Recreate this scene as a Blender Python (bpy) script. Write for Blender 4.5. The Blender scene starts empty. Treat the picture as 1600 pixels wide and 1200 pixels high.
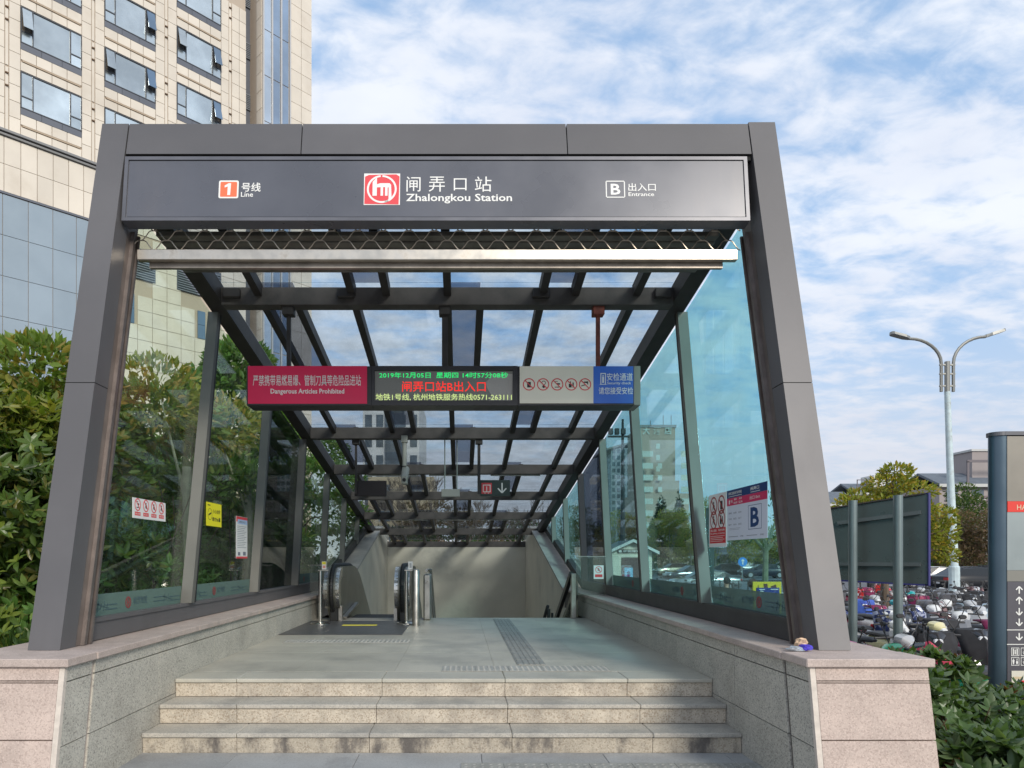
import bpy, bmesh, math, random
import numpy as np
from mathutils import Vector, Matrix
R = math.radians
SC = bpy.context.scene
COL = SC.collection
random.seed(7)
RNG = np.random.default_rng(11)

# ------------------------------------------------------------------ camera
E = 1.447                       # eye height above the lower paving
FPX = 1067.0                    # focal length in photo pixels (24 mm on a 36 mm frame)
cam_d = bpy.data.cameras.new('camera'); cam = bpy.data.objects.new('camera', cam_d)
COL.objects.link(cam)
cam.location = (0, 0, E); cam.rotation_euler = (R(90), 0, 0)
cam_d.lens = 24.0; cam_d.sensor_width = 36.0
cam_d.shift_x = 0.05; cam_d.shift_y = 0.17
cam_d.clip_start = 0.05; cam_d.clip_end = 5000
SC.camera = cam

# ------------------------------------------------------------------ sun, sky, exposure
SUN_DIR = Vector((0.38, -0.80, 0.47)).normalized()     # towards the sun
sun_el = math.asin(SUN_DIR.z); sun_rot = math.atan2(SUN_DIR.x, SUN_DIR.y)
sd = bpy.data.lights.new('sun', 'SUN'); sun = bpy.data.objects.new('sun', sd); COL.objects.link(sun)
sd.energy = 2.2; sd.angle = R(14); sd.color = (1.0, 0.93, 0.82)
sun.rotation_euler = SUN_DIR.to_track_quat('Z', 'Y').to_euler(); sun.location = (20, -30, 40)

W = bpy.data.worlds.new('World'); SC.world = W; W.use_nodes = True
nt = W.node_tree; nt.nodes.clear()
def wn(t, **k):
    n = nt.nodes.new(t)
    for a, b in k.items(): setattr(n, a, b)
    return n
L = nt.links.new
def wmath(op, a, b=None):
    n = wn('ShaderNodeMath', operation=op)
    for i, v in enumerate((a, b)):
        if v is None: continue
        if isinstance(v, (int, float)): n.inputs[i].default_value = v
        else: L(v, n.inputs[i])
    return n.outputs[0]
wout = wn('ShaderNodeOutputWorld'); bg = wn('ShaderNodeBackground'); bg.inputs['Strength'].default_value = 0.125
sky = wn('ShaderNodeTexSky', sky_type='NISHITA', sun_disc=False, sun_elevation=sun_el, sun_rotation=sun_rot,
         air_density=1.2, dust_density=1.2, ozone_density=2.0)
tc = wn('ShaderNodeTexCoord'); sx = wn('ShaderNodeSeparateXYZ'); L(tc.outputs['Generated'], sx.inputs[0])
zz = wmath('ADD', wmath('MAXIMUM', sx.outputs[2], 0.0), 0.16)
px = wmath('DIVIDE', sx.outputs[0], zz); py = wmath('DIVIDE', sx.outputs[1], zz)
cx = wn('ShaderNodeCombineXYZ'); L(px, cx.inputs[0]); L(py, cx.inputs[1])
mp = wn('ShaderNodeMapping'); mp.inputs['Location'].default_value = (3.1, 1.7, 0.0)
mp.inputs['Rotation'].default_value = (0, 0, R(-24)); mp.inputs['Scale'].default_value = (0.9, 1.25, 1)
L(cx.outputs[0], mp.inputs[0])
n1 = wn('ShaderNodeTexNoise'); n1.inputs['Scale'].default_value = 1.0; n1.inputs['Detail'].default_value = 4; n1.inputs['Roughness'].default_value = .5
n2 = wn('ShaderNodeTexNoise'); n2.inputs['Scale'].default_value = 8.5; n2.inputs['Detail'].default_value = 9; n2.inputs['Roughness'].default_value = .56; n2.inputs['Distortion'].default_value = .25
L(mp.outputs[0], n1.inputs['Vector']); L(mp.outputs[0], n2.inputs['Vector'])
cm = wmath('ADD', wmath('MULTIPLY', n1.outputs[0], 0.62), wmath('MULTIPLY', n2.outputs[0], 0.66))
cr = wn('ShaderNodeMapRange', interpolation_type='SMOOTHSTEP'); cr.inputs['From Min'].default_value = .47; cr.inputs['From Max'].default_value = .74
L(cm, cr.inputs['Value'])
n3 = wn('ShaderNodeTexNoise'); n3.inputs['Scale'].default_value = 2.2; n3.inputs['Detail'].default_value = 5
L(mp.outputs[0], n3.inputs['Vector'])
ccol = wn('ShaderNodeMix', data_type='RGBA'); ccol.inputs['A'].default_value = (5.3, 5.6, 6.3, 1); ccol.inputs['B'].default_value = (6.3, 6.5, 6.9, 1)
cb = wn('ShaderNodeMapRange'); cb.inputs['From Min'].default_value = .35; cb.inputs['From Max'].default_value = .62
L(n3.outputs[0], cb.inputs['Value']); L(cb.outputs[0], ccol.inputs['Factor'])
blue = wn('ShaderNodeMix', data_type='RGBA', blend_type='MULTIPLY'); blue.inputs['Factor'].default_value = 1.0
blue.inputs['B'].default_value = (.9, 1.15, 1.35, 1); L(sky.outputs[0], blue.inputs['A'])
thin = wn('ShaderNodeMix', data_type='RGBA'); thin.inputs['Factor'].default_value = .62     # thin high veil over the whole sky
L(blue.outputs['Result'], thin.inputs['A']); thin.inputs['B'].default_value = (2.9, 4.2, 6.0, 1)
mixc = wn('ShaderNodeMix', data_type='RGBA')
L(wmath('MULTIPLY', cr.outputs[0], .9), mixc.inputs['Factor']); L(thin.outputs['Result'], mixc.inputs['A']); L(ccol.outputs['Result'], mixc.inputs['B'])
hz = wn('ShaderNodeMapRange', interpolation_type='SMOOTHSTEP'); hz.inputs['From Min'].default_value = .40; hz.inputs['From Max'].default_value = .02
L(sx.outputs[2], hz.inputs['Value'])
mixh = wn('ShaderNodeMix', data_type='RGBA'); L(wmath('MULTIPLY', hz.outputs[0], .85), mixh.inputs['Factor'])
L(mixc.outputs['Result'], mixh.inputs['A']); mixh.inputs['B'].default_value = (4.3, 4.5, 5.1, 1)
L(mixh.outputs['Result'], bg.inputs['Color']); L(bg.outputs[0], wout.inputs[0])

SC.view_settings.view_transform = 'Standard'; SC.view_settings.look = 'None'
SC.view_settings.exposure = 0.32; SC.view_settings.gamma = 1.0; SC.view_settings.use_curve_mapping = False
SC.cycles.max_bounces = 10; SC.cycles.transparent_max_bounces = 24; SC.cycles.glossy_bounces = 4
SC.cycles.diffuse_bounces = 4

# ------------------------------------------------------------------ materials
MATS = {}
def mat(name, col=(.5,.5,.5), rough=.6, metal=0., var=0., vscale=3., bump=0., bscale=40., emit=None, estr=1.,
        speck=None, sscale=120., samt=.5, stain=None, stscale=1.2, stamt=.5, strng=(.5,.72), streak=False, rnd=0., island=0., island2=None,
        trans=0., spec=.5, coat=0.):
    if name in MATS: return MATS[name]
    m = bpy.data.materials.new(name); m.use_nodes = True; t = m.node_tree; N = t.nodes; K = t.links.new
    b = N['Principled BSDF']
    b.inputs['Roughness'].default_value = rough; b.inputs['Metallic'].default_value = metal
    b.inputs['Base Color'].default_value = (*col, 1); b.inputs['Specular IOR Level'].default_value = spec
    if coat: b.inputs['Coat Weight'].default_value = coat; b.inputs['Coat Roughness'].default_value = .08
    if trans: b.inputs['Transmission Weight'].default_value = trans
    geo = N.new('ShaderNodeNewGeometry'); pos = geo.outputs['Position']
    def rgb(c):
        n = N.new('ShaderNodeRGB'); n.outputs[0].default_value = (*c, 1); return n.outputs[0]
    def mixn(f, a, bb, mode='MIX'):
        n = N.new('ShaderNodeMix'); n.data_type = 'RGBA'; n.blend_type = mode
        if isinstance(f, (int, float)): n.inputs['Factor'].default_value = f
        else: K(f, n.inputs['Factor'])
        K(a, n.inputs['A']); K(bb, n.inputs['B']); return n.outputs['Result']
    def noise(sc, det=4, ro=.55, vec=pos):
        n = N.new('ShaderNodeTexNoise'); n.inputs['Scale'].default_value = sc; n.inputs['Detail'].default_value = det
        n.inputs['Roughness'].default_value = ro; K(vec, n.inputs['Vector']); return n.outputs[0]
    def ramp(v, a, bb):
        n = N.new('ShaderNodeMapRange'); n.interpolation_type = 'SMOOTHSTEP'
        n.inputs['From Min'].default_value = a; n.inputs['From Max'].default_value = bb; K(v, n.inputs['Value']); return n.outputs[0]
    def mul(v, k):
        n = N.new('ShaderNodeMath'); n.operation = 'MULTIPLY'; K(v, n.inputs[0]); n.inputs[1].default_value = k; return n.outputs[0]
    c = rgb(col); used = False
    if var:
        lo = tuple(x*(1-var) for x in col); hi = tuple(min(1, x*(1+var)) for x in col)
        c = mixn(ramp(noise(vscale, 5), .3, .7), rgb(lo), rgb(hi)); used = True
    if rnd:
        oi = N.new('ShaderNodeObjectInfo'); lo = tuple(x*(1-rnd) for x in (1,1,1)); hi = (1+rnd,)*3
        c = mixn(1.0, c, mixn(oi.outputs['Random'], rgb(lo), rgb(hi)), 'MULTIPLY'); used = True
    if island:
        lo = tuple(x*(1-island) for x in (1,1,1)); hi = (1+island, 1+island, 1+island*.4)
        c = mixn(1.0, c, mixn(geo.outputs['Random Per Island'], rgb(lo), rgb(hi)), 'MULTIPLY'); used = True
    if island2:
        c = mixn(ramp(geo.outputs['Random Per Island'], island2[1], min(1., island2[1]+.12)), c, rgb(island2[0])); used = True
    if speck:
        v = N.new('ShaderNodeTexVoronoi'); v.inputs['Scale'].default_value = sscale; K(pos, v.inputs['Vector'])
        s = N.new('ShaderNodeSeparateColor'); K(v.outputs['Color'], s.inputs[0])
        c = mixn(mul(ramp(s.outputs[0], .62, .82), samt), c, rgb(speck))
        lt = tuple(min(1, x*1.35+.03) for x in col)
        c = mixn(mul(ramp(s.outputs[1], .6, .9), samt*.7), c, rgb(lt)); used = True
    if stain:
        vec = pos
        if streak:
            mpn = N.new('ShaderNodeMapping'); mpn.inputs['Scale'].default_value = (1, 1, .12 if streak is True else streak); K(pos, mpn.inputs[0]); vec = mpn.outputs[0]
        c = mixn(mul(ramp(noise(stscale, 7, .65, vec), *strng), stamt), c, rgb(stain)); used = True
    if used: K(c, b.inputs['Base Color'])
    if bump:
        bn = N.new('ShaderNodeBump'); bn.inputs['Strength'].default_value = min(1, bump); bn.inputs['Distance'].default_value = .01
        K(noise(bscale, 6, .6), bn.inputs['Height']); K(bn.outputs[0], b.inputs['Normal'])
    if rough > .2 and (var or stain):
        rr = N.new('ShaderNodeMapRange'); rr.inputs['To Min'].default_value = max(.05, rough-.1); rr.inputs['To Max'].default_value = min(1, rough+.1)
        K(noise(vscale*2, 4), rr.inputs['Value']); K(rr.outputs[0], b.inputs['Roughness'])
    if emit:
        b.inputs['Emission Color'].default_value = (*emit, 1); b.inputs['Emission Strength'].default_value = estr
    MATS[name] = m; return m

def leafmat(name, col, col2, thr=.7, rough=.45, var=.35):
    if name in MATS: return MATS[name]
    m = mat(name, col, rough, 0, island=var, island2=(col2, thr), spec=.4)
    t = m.node_tree; b = t.nodes['Principled BSDF']; out = t.nodes['Material Output']
    tl = t.nodes.new('ShaderNodeBsdfTranslucent'); mx = t.nodes.new('ShaderNodeMixShader'); mx.inputs[0].default_value = .36
    src = b.inputs['Base Color'].links[0].from_socket
    g = t.nodes.new('ShaderNodeMix'); g.data_type = 'RGBA'; g.blend_type = 'MULTIPLY'; g.inputs['Factor'].default_value = 1
    g.inputs['B'].default_value = (1.5, 1.6, .6, 1); t.links.new(src, g.inputs['A']); t.links.new(g.outputs['Result'], tl.inputs[0])
    t.links.new(b.outputs[0], mx.inputs[1]); t.links.new(tl.outputs[0], mx.inputs[2]); t.links.new(mx.outputs[0], out.inputs[0])
    return m

def glassmat(name, tint, refl=1.0, rough=0.0, base=None, basemix=0., dirt=.06, ior=1.5):
    if name in MATS: return MATS[name]
    m = bpy.data.materials.new(name); m.use_nodes = True; t = m.node_tree; N = t.nodes; K = t.links.new
    for n in list(N):
        if n.type != 'OUTPUT_MATERIAL': N.remove(n)
    out = [n for n in N if n.type == 'OUTPUT_MATERIAL'][0]
    tr = N.new('ShaderNodeBsdfTransparent'); tr.inputs[0].default_value = (*tint, 1)
    gl = N.new('ShaderNodeBsdfGlossy'); gl.inputs['Roughness'].default_value = rough; gl.inputs[0].default_value = (.9*refl,)*3+(1,)
    fr = N.new('ShaderNodeFresnel')
    df = N.new('ShaderNodeBsdfDiffuse'); df.inputs[0].default_value = (*(base or (.45,.46,.42)), 1)
    geo = N.new('ShaderNodeNewGeometry')
    im = N.new('ShaderNodeMapRange'); im.inputs['To Min'].default_value = ior; im.inputs['To Max'].default_value = 1/ior
    K(geo.outputs['Backfacing'], im.inputs['Value']); K(im.outputs[0], fr.inputs[0])
    no = N.new('ShaderNodeTexNoise'); no.inputs['Scale'].default_value = 2.3; no.inputs['Detail'].default_value = 8; no.inputs['Roughness'].default_value = .7
    K(geo.outputs['Position'], no.inputs['Vector'])
    mr = N.new('ShaderNodeMapRange'); mr.inputs['From Min'].default_value = .35; mr.inputs['From Max'].default_value = .8
    mr.inputs['To Min'].default_value = basemix; mr.inputs['To Max'].default_value = basemix+dirt; K(no.outputs[0], mr.inputs['Value'])
    m1 = N.new('ShaderNodeMixShader'); K(mr.outputs[0], m1.inputs[0]); K(tr.outputs[0], m1.inputs[1]); K(df.outputs[0], m1.inputs[2])
    m2 = N.new('ShaderNodeMixShader'); K(fr.outputs[0], m2.inputs[0]); K(m1.outputs[0], m2.inputs[1]); K(gl.outputs[0], m2.inputs[2])
    K(m2.outputs[0], out.inputs[0]); MATS[name] = m; return m

# ------------------------------------------------------------------ builders
class MB:
    def __init__(s): s.v = []; s.f = []; s.sm = False
    def add(s, vs, fs):
        k = len(s.v); s.v += [tuple(p) for p in vs]; s.f += [tuple(i+k for i in f) for f in fs]; return s
    def hexa(s, p):    # p: 4 bottom (ccw from above) + 4 top
        return s.add(p, [(3,2,1,0),(4,5,6,7),(0,1,5,4),(1,2,6,5),(2,3,7,6),(3,0,4,7)])
    def box(s, x0,x1,y0,y1,z0,z1, bev=0):
        if x0>x1: x0,x1=x1,x0
        if y0>y1: y0,y1=y1,y0
        if z0>z1: z0,z1=z1,z0
        if bev:
            b = min(bev, (x1-x0)/2.2, (y1-y0)/2.2, (z1-z0)/2.2)
            bm = bmesh.new(); bmesh.ops.create_cube(bm, size=1)
            for v in bm.verts: v.co = Vector(((x0+x1)/2+v.co.x*(x1-x0), (y0+y1)/2+v.co.y*(y1-y0), (z0+z1)/2+v.co.z*(z1-z0)))
            bmesh.ops.bevel(bm, geom=list(bm.edges), offset=b, segments=1, affect='EDGES', profile=.5)
            bm.verts.index_update()
            s.add([v.co[:] for v in bm.verts], [[v.index for v in f.verts] for f in bm.faces]); bm.free(); return s
        return s.hexa([(x0,y0,z0),(x1,y0,z0),(x1,y1,z0),(x0,y1,z0),(x0,y0,z1),(x1,y0,z1),(x1,y1,z1),(x0,y1,z1)])
    def bar(s, a, b, w, h, up=(0,0,1)):
        a = Vector(a); b = Vector(b); d = (b-a).normalized(); up = Vector(up)
        r = d.cross(up)
        if r.length < 1e-4: r = d.cross(Vector((1,0,0)))
        r.normalize(); u = r.cross(d).normalized(); r *= w/2; u *= h/2
        return s.hexa([a-r-u, b-r-u, b+r-u, a+r-u, a-r+u, b-r+u, b+r+u, a+r+u][:0] or
                      [a-r-u, a+r-u, b+r-u, b-r-u, a-r+u, a+r+u, b+r+u, b-r+u])
    def prism(s, pts, off):   # planar polygon pts (3d) extruded by off
        n = len(pts); off = Vector(off); a = [Vector(p) for p in pts]; b = [p+off for p in a]
        fs = [tuple(range(n))[::-1], tuple(range(n, 2*n))] + [(i, (i+1)%n, n+(i+1)%n, n+i) for i in range(n)]
        return s.add(a+b, fs)
    def tube(s, pts, r, n=8, cap=True):
        pts = [Vector(p) for p in pts]; m = len(pts)
        rs = r if isinstance(r, (list, tuple)) else [r]*m
        vs = []; fs = []; prev = None
        for i, p in enumerate(pts):
            d = (pts[min(i+1, m-1)]-pts[max(i-1, 0)]).normalized()
            if prev is None:
                q = d.cross(Vector((0,0,1)));
                if q.length < .05: q = d.cross(Vector((1,0,0)))
            else: q = prev - d*prev.dot(d)
            q.normalize(); prev = q; w = d.cross(q)
            for j in range(n):
                a = 2*math.pi*j/n; vs.append(p+(q*math.cos(a)+w*math.sin(a))*rs[i])
        for i in range(m-1):
            for j in range(n): fs.append((i*n+j, i*n+(j+1)%n, (i+1)*n+(j+1)%n, (i+1)*n+j))
        if cap: fs += [tuple(range(n)), tuple(range((m-1)*n, m*n))[::-1]]
        return s.add(vs, fs)
    def lathe(s, c, prof, n=20, axis='Z'):   # prof: (r,h)
        vs = []; fs = []; m = len(prof)
        for r, h in prof:
            for j in range(n):
                a = 2*math.pi*j/n; x, y = r*math.cos(a), r*math.sin(a)
                vs.append((c[0]+x, c[1]+y, c[2]+h) if axis == 'Z' else ((c[0]+h, c[1]+x, c[2]+y) if axis == 'X' else (c[0]+x, c[1]+h, c[2]+y)))
        for i in range(m-1):
            for j in range(n): fs.append((i*n+j, i*n+(j+1)%n, (i+1)*n+(j+1)%n, (i+1)*n+j))
        fs += [tuple(range(n))[::-1], tuple(range((m-1)*n, m*n))]
        return s.add(vs, fs)
    def loft(s, secs, n=12, e=2.4):   # secs: (center, halfwidth x, halfheight z) along any path; superellipse sections in XZ
        vs = []; fs = []; m = len(secs)
        for c, a, b in secs:
            for j in range(n):
                t = 2*math.pi*j/n; ct, st = math.cos(t), math.sin(t)
                vs.append((c[0]+a*math.copysign(abs(ct)**(2/e), ct), c[1], c[2]+b*math.copysign(abs(st)**(2/e), st)))
        for i in range(m-1):
            for j in range(n): fs.append((i*n+j, i*n+(j+1)%n, (i+1)*n+(j+1)%n, (i+1)*n+j))
        fs += [tuple(range(n)), tuple(range((m-1)*n, m*n))[::-1]]
        return s.add(vs, fs)
    def smooth(s): s.sm = True; return s
    def build(s, name, material, parent=None, world=True, fixn=True, kind=None, label=None, sharp=None):
        me = bpy.data.meshes.new(name)
        off = Vector((0,0,0))
        if parent is not None and world: off = wloc(parent)
        if parent is not None and world and wrot(parent):
            Mi = Matrix.Rotation(-wrot(parent), 3, 'Z')
            me.from_pydata([tuple(Mi @ (Vector(p)-off)) for p in s.v], [], s.f)
        else:
            me.from_pydata([(p[0]-off.x, p[1]-off.y, p[2]-off.z) for p in s.v], [], s.f)
        if fixn:
            bm = bmesh.new(); bm.from_mesh(me); bmesh.ops.recalc_face_normals(bm, faces=bm.faces); bm.to_mesh(me); bm.free()
        if s.sm:
            for p in me.polygons: p.use_smooth = True
            me.set_sharp_from_angle(angle=R(38))
        me.materials.append(material); me.update()
        return link(name, me, parent, kind, label)
def link(name, data, parent=None, kind=None, label=None):
    o = bpy.data.objects.new(name, data); COL.objects.link(o)
    if parent is not None: o.parent = parent
    if kind: o['kind'] = kind
    if label: o['label'] = label
    return o
def wloc(o):
    p = Vector((0,0,0))
    if o.parent is not None:
        return wloc(o.parent) + Matrix.Rotation(wrot(o.parent), 3, 'Z') @ o.location
    return Vector(o.location)
def wrot(o): return o.rotation_euler.z + (wrot(o.parent) if o.parent else 0)
def tag(o, label, cat, group=None):
    o['label'] = label; o['category'] = cat
    if group: o['group'] = group
    return o
def thing(name, label, cat, loc=(0,0,0), rz=0, group=None):
    o = bpy.data.objects.new(name, None); o.empty_display_size = .2; COL.objects.link(o)
    o.location = loc; o.rotation_euler = (0,0,rz); return tag(o, label, cat, group)
def copy_tree(o, parent=None):
    c = o.copy(); COL.objects.link(c); c.parent = parent
    for ch in KIDS(o): copy_tree(ch, c)
    return c
def KIDS(o): return list(o.children)
def put(src, name, parent, loc, rz=0, m=None):     # an alike piece sharing mesh data
    o = bpy.data.objects.new(name, src); COL.objects.link(o); o.parent = parent; o.location = loc; o.rotation_euler = (0,0,rz); return o
def meshdata(mb, name, material):
    me = bpy.data.meshes.new(name); me.from_pydata(mb.v, [], mb.f)
    bm = bmesh.new(); bm.from_mesh(me); bmesh.ops.recalc_face_normals(bm, faces=bm.faces); bm.to_mesh(me); bm.free()
    if mb.sm:
        for p in me.polygons: p.use_smooth = True
        me.set_sharp_from_angle(angle=R(38))
    me.materials.append(material); return me

TEXTCACHE = {}
def text_geo(body, bold):
    k = (body, bold)
    if k in TEXTCACHE: return TEXTCACHE[k]
    cu = bpy.data.curves.new('t', 'FONT'); cu.body = body; cu.size = 1; cu.offset = bold; cu.resolution_u = 2
    ob = bpy.data.objects.new('t', cu); COL.objects.link(ob)
    bpy.context.view_layer.update()
    me = bpy.data.meshes.new_from_object(ob.evaluated_get(bpy.context.evaluated_depsgraph_get()))
    vs = [tuple(v.co) for v in me.vertices]; fs = [tuple(p.vertices) for p in me.polygons]
    bpy.data.objects.remove(ob); bpy.data.curves.remove(cu); bpy.data.meshes.remove(me)
    TEXTCACHE[k] = (vs, fs); return vs, fs

class Face:      # a flat surface to write on: origin o, unit u (reading direction), unit v (up), normal n towards the reader
    def __init__(s, o, u, v):
        s.o = Vector(o); s.u = Vector(u).normalized(); s.v = Vector(v).normalized(); s.n = s.u.cross(s.v).normalized()
    def P(s, a, b, h=0): return s.o + s.u*a + s.v*b + s.n*h
    def rect(s, mb, a0,a1,b0,b1, h0, h1):
        return mb.prism([s.P(a0,b0,h0), s.P(a1,b0,h0), s.P(a1,b1,h0), s.P(a0,b1,h0)], s.n*(h1-h0))
    def poly(s, mb, pts, h0, h1): return mb.prism([s.P(a,b,h0) for a,b in pts], s.n*(h1-h0))
    def ring(s, mb, ca,cb, r0,r1, h0,h1, a0=0, a1=360, n=28):
        t = [R(a0+(a1-a0)*i/n) for i in range(n+1)]
        for i in range(n):
            q = [(ca+r*math.cos(x), cb+r*math.sin(x)) for r, x in ((r0,t[i]),(r1,t[i]),(r1,t[i+1]),(r0,t[i+1]))]
            s.poly(mb, q, h0, h1)
        return mb
    def disc(s, mb, ca,cb,r,h0,h1,n=20): return s.poly(mb, [(ca+r*math.cos(2*math.pi*i/n), cb+r*math.sin(2*math.pi*i/n)) for i in range(n)], h0,h1)
    def line(s, mb, a0,b0,a1,b1,w,h0,h1):
        d = Vector((a1-a0,b1-b0)).normalized(); q = Vector((-d.y,d.x))*w/2
        return s.poly(mb, [(a0-q.x,b0-q.y),(a1-q.x,b1-q.y),(a1+q.x,b1+q.y),(a0+q.x,b0+q.y)], h0,h1)
    def text(s, mb, body, a0,a1,b0,b1, h, bold=0.0):
        vs, fs = text_geo(body, bold)
        if not vs: return mb
        x0 = min(v[0] for v in vs); x1 = max(v[0] for v in vs); y0 = min(v[1] for v in vs); y1 = max(v[1] for v in vs)
        return mb.add([s.P(a0+(v[0]-x0)/(x1-x0)*(a1-a0), b0+(v[1]-y0)/(y1-y0)*(b1-b0), h) for v in vs], fs)
def prohib(F, red, blk, ca, cb, r, h, kind):
    F.ring(red, ca, cb, r*.84, r, h, h+.001, n=24)
    d = r*.62
    F.line(red, ca-d, cb+d, ca+d, cb-d, r*.15, h+.0012, h+.0022)
    if kind == 0: F.rect(blk, ca-r*.3, ca+r*.3, cb-r*.5, cb+r*.4, h, h+.001)
    elif kind == 1:
        F.disc(blk, ca+r*.1, cb-r*.35, r*.24, h, h+.001, 10); F.ring(blk, ca+.1*r, cb+.25*r, r*.25, r*.34, h, h+.001, n=12)
    elif kind == 2:
        F.rect(blk, ca-r*.05, ca+r*.45, cb-.05*r, cb+.2*r, h, h+.001); F.rect(blk, ca-r*.4, ca+r*.3, cb-.5*r, cb-.38*r, h, h+.001); F.rect(blk, ca-r*.35, ca+r*.1, cb+.42*r, cb+.5*r, h, h+.001)
    elif kind == 3:
        F.rect(blk, ca-r*.4, ca+r*.05, cb-r*.5, cb+.1*r, h, h+.001); F.rect(blk, ca-r*.2, ca-r*.05, cb+.1*r, cb+.5*r, h, h+.001); F.rect(blk, ca+.2*r, ca+.4*r, cb-.5*r, cb+.3*r, h, h+.001)
    elif kind == 4:
        F.line(blk, ca-r*.6, cb-.25*r, ca+.1*r, cb-.05*r, r*.14, h, h+.001); F.poly(blk, [(ca-.2*r,cb+.45*r),(ca+.5*r,cb+.5*r),(ca+.5*r,cb-.1*r),(ca+.3*r,cb+.2*r),(ca-.2*r,cb+.28*r)], h, h+.001)
    else:      # a small figure
        F.disc(blk, ca, cb+.35*r, r*.14, h, h+.001, 8); F.poly(blk, [(ca-.1*r,cb+.2*r),(ca+.15*r,cb+.15*r),(ca+.35*r,cb-.1*r),(ca+.1*r,cb-.05*r),(ca+.35*r,cb-.5*r),(ca+.1*r,cb-.45*r),(ca-.1*r,cb-.15*r),(ca-.4*r,cb-.5*r)], h, h+.001)

def foliage(name, clumps, n, size, material, parent, up=.4, fold=.25, seed=0, asp=.42, shell=.75, whorl=1):
    """clumps: (centre, radii, weight); many single folded leaves spread through the crown's volume"""
    g = np.random.default_rng(seed+5)
    w = np.array([c[2] for c in clumps], float); w /= w.sum()
    nw = n//whorl; n = nw*whorl; idx = np.repeat(g.choice(len(clumps), nw, p=w), whorl)
    C = np.array([c[0] for c in clumps], float)[idx]; Rr = np.array([c[1] for c in clumps], float)[idx]
    d = np.repeat(g.normal(size=(nw,3)), whorl, 0); d /= np.linalg.norm(d, axis=1)[:,None]
    rad = np.repeat(g.random(nw)**(1/3.)*(1-shell)+shell*(1-.35*g.random(nw)**1.5), whorl)
    p = C + d*Rr*rad[:,None]
    # clusters: pull leaves to shared twig tips
    if whorl > 1:
        ax = d*.8+np.repeat(g.normal(size=(nw,3))*.35, whorl, 0)+np.array([0,0,up]); ax /= np.linalg.norm(ax, axis=1)[:,None]
        e1 = np.cross(ax, np.repeat(g.normal(size=(nw,3)), whorl, 0)); e1 /= np.linalg.norm(e1, axis=1)[:,None]; e2 = np.cross(ax, e1)
        ph = np.tile(np.arange(whorl)*6.283/whorl, nw)+g.normal(size=n)*.18; el = .15+.5*g.random(n)
        t = (e1*np.cos(ph)[:,None]+e2*np.sin(ph)[:,None])*np.cos(el)[:,None]+ax*np.sin(el)[:,None]
        s = np.cross(t, ax); s /= np.linalg.norm(s, axis=1)[:,None]; s += g.normal(size=(n,3))*.15
    else: t = g.normal(size=(n,3))*.5 + d + np.array([0,0,up])
    t /= np.linalg.norm(t, axis=1)[:,None]
    if whorl == 1: s = np.cross(t, g.normal(size=(n,3)))
    s /= np.linalg.norm(s, axis=1)[:,None]
    nn = np.cross(t, s)
    L_ = size*(.65+.7*g.random(n))[:,None]; Wd = L_*asp*.5
    a = p; tip = p + t*L_ - nn*L_*.12; mid = p + t*L_*.45
    lo = p + t*L_*.26 - nn*L_*.0; hi = p + t*L_*.66 - nn*L_*.03
    V = np.stack([a, lo+s*Wd*.86+nn*Wd*fold, hi+s*Wd*.80+nn*Wd*fold*.8, tip, hi-s*Wd*.80+nn*Wd*fold*.8, lo-s*Wd*.86+nn*Wd*fold], 1).reshape(-1, 3)
    if parent is not None:
        o = wloc(parent); V = V - np.array([o.x, o.y, o.z])
    me = bpy.data.meshes.new(name)
    me.vertices.add(6*n); me.vertices.foreach_set('co', V.astype(np.float32).ravel())
    k = np.arange(n)*6
    tri = np.stack([k, k+3, k+2, k+1, k, k+5, k+4, k+3], 1).ravel()
    me.loops.add(8*n); me.loops.foreach_set('vertex_index', tri.astype(np.int32))
    me.polygons.add(2*n); me.polygons.foreach_set('loop_start', (np.arange(2*n)*4).astype(np.int32)); me.polygons.foreach_set('loop_total', np.full(2*n, 4, np.int32))
    me.update(calc_edges=True); me.materials.append(material)
    return link(name, me, parent)
def S(x, y, D): return Vector(((x-720)*D/FPX, D, E+(872-y)*D/FPX))
# ================================================================== shared materials
M_PINK = mat('pink_granite', (.50,.40,.345), .75, var=.10, vscale=5, bump=.25, bscale=160, speck=(.30,.22,.19), sscale=130, samt=.45, stain=(.30,.24,.21), stscale=1.6, stamt=.25, rnd=.05)
M_GRAN = mat('grey_granite', (.46,.435,.375), .75, var=.10, vscale=4, bump=.3, bscale=160, speck=(.16,.15,.14), sscale=120, samt=.6, stain=(.22,.20,.17), stscale=1.3, stamt=.4, rnd=.06)
M_COPE = mat('coping_granite', (.47,.385,.34), .7, var=.10, vscale=6, bump=.2, bscale=140, speck=(.28,.22,.19), sscale=150, samt=.35, stain=(.24,.2,.18), stscale=2.4, stamt=.35, rnd=.05)
M_TREAD = mat('tread_granite', (.46,.425,.365), .62, var=.10, vscale=3, bump=.25, bscale=150, speck=(.16,.155,.15), sscale=150, samt=.4, stain=(.20,.195,.185), stscale=2.0, stamt=.6, strng=(.44,.68), rnd=.05)
M_RISER = mat('riser_granite', (.50,.44,.355), .75, var=.2, vscale=5, bump=.35, bscale=130, speck=(.25,.18,.12), sscale=110, samt=.55, stain=(.17,.14,.12), stscale=5, stamt=.5, strng=(.44,.72), rnd=.06, streak=.5)
M_RISERD = mat('dirty_riser_granite', (.44,.385,.305), .8, var=.12, vscale=5, bump=.4, bscale=130, speck=(.22,.17,.12), sscale=110, samt=.5, stain=(.09,.08,.075), stscale=6, stamt=.9, strng=(.42,.66), rnd=.06, streak=.45)
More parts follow.
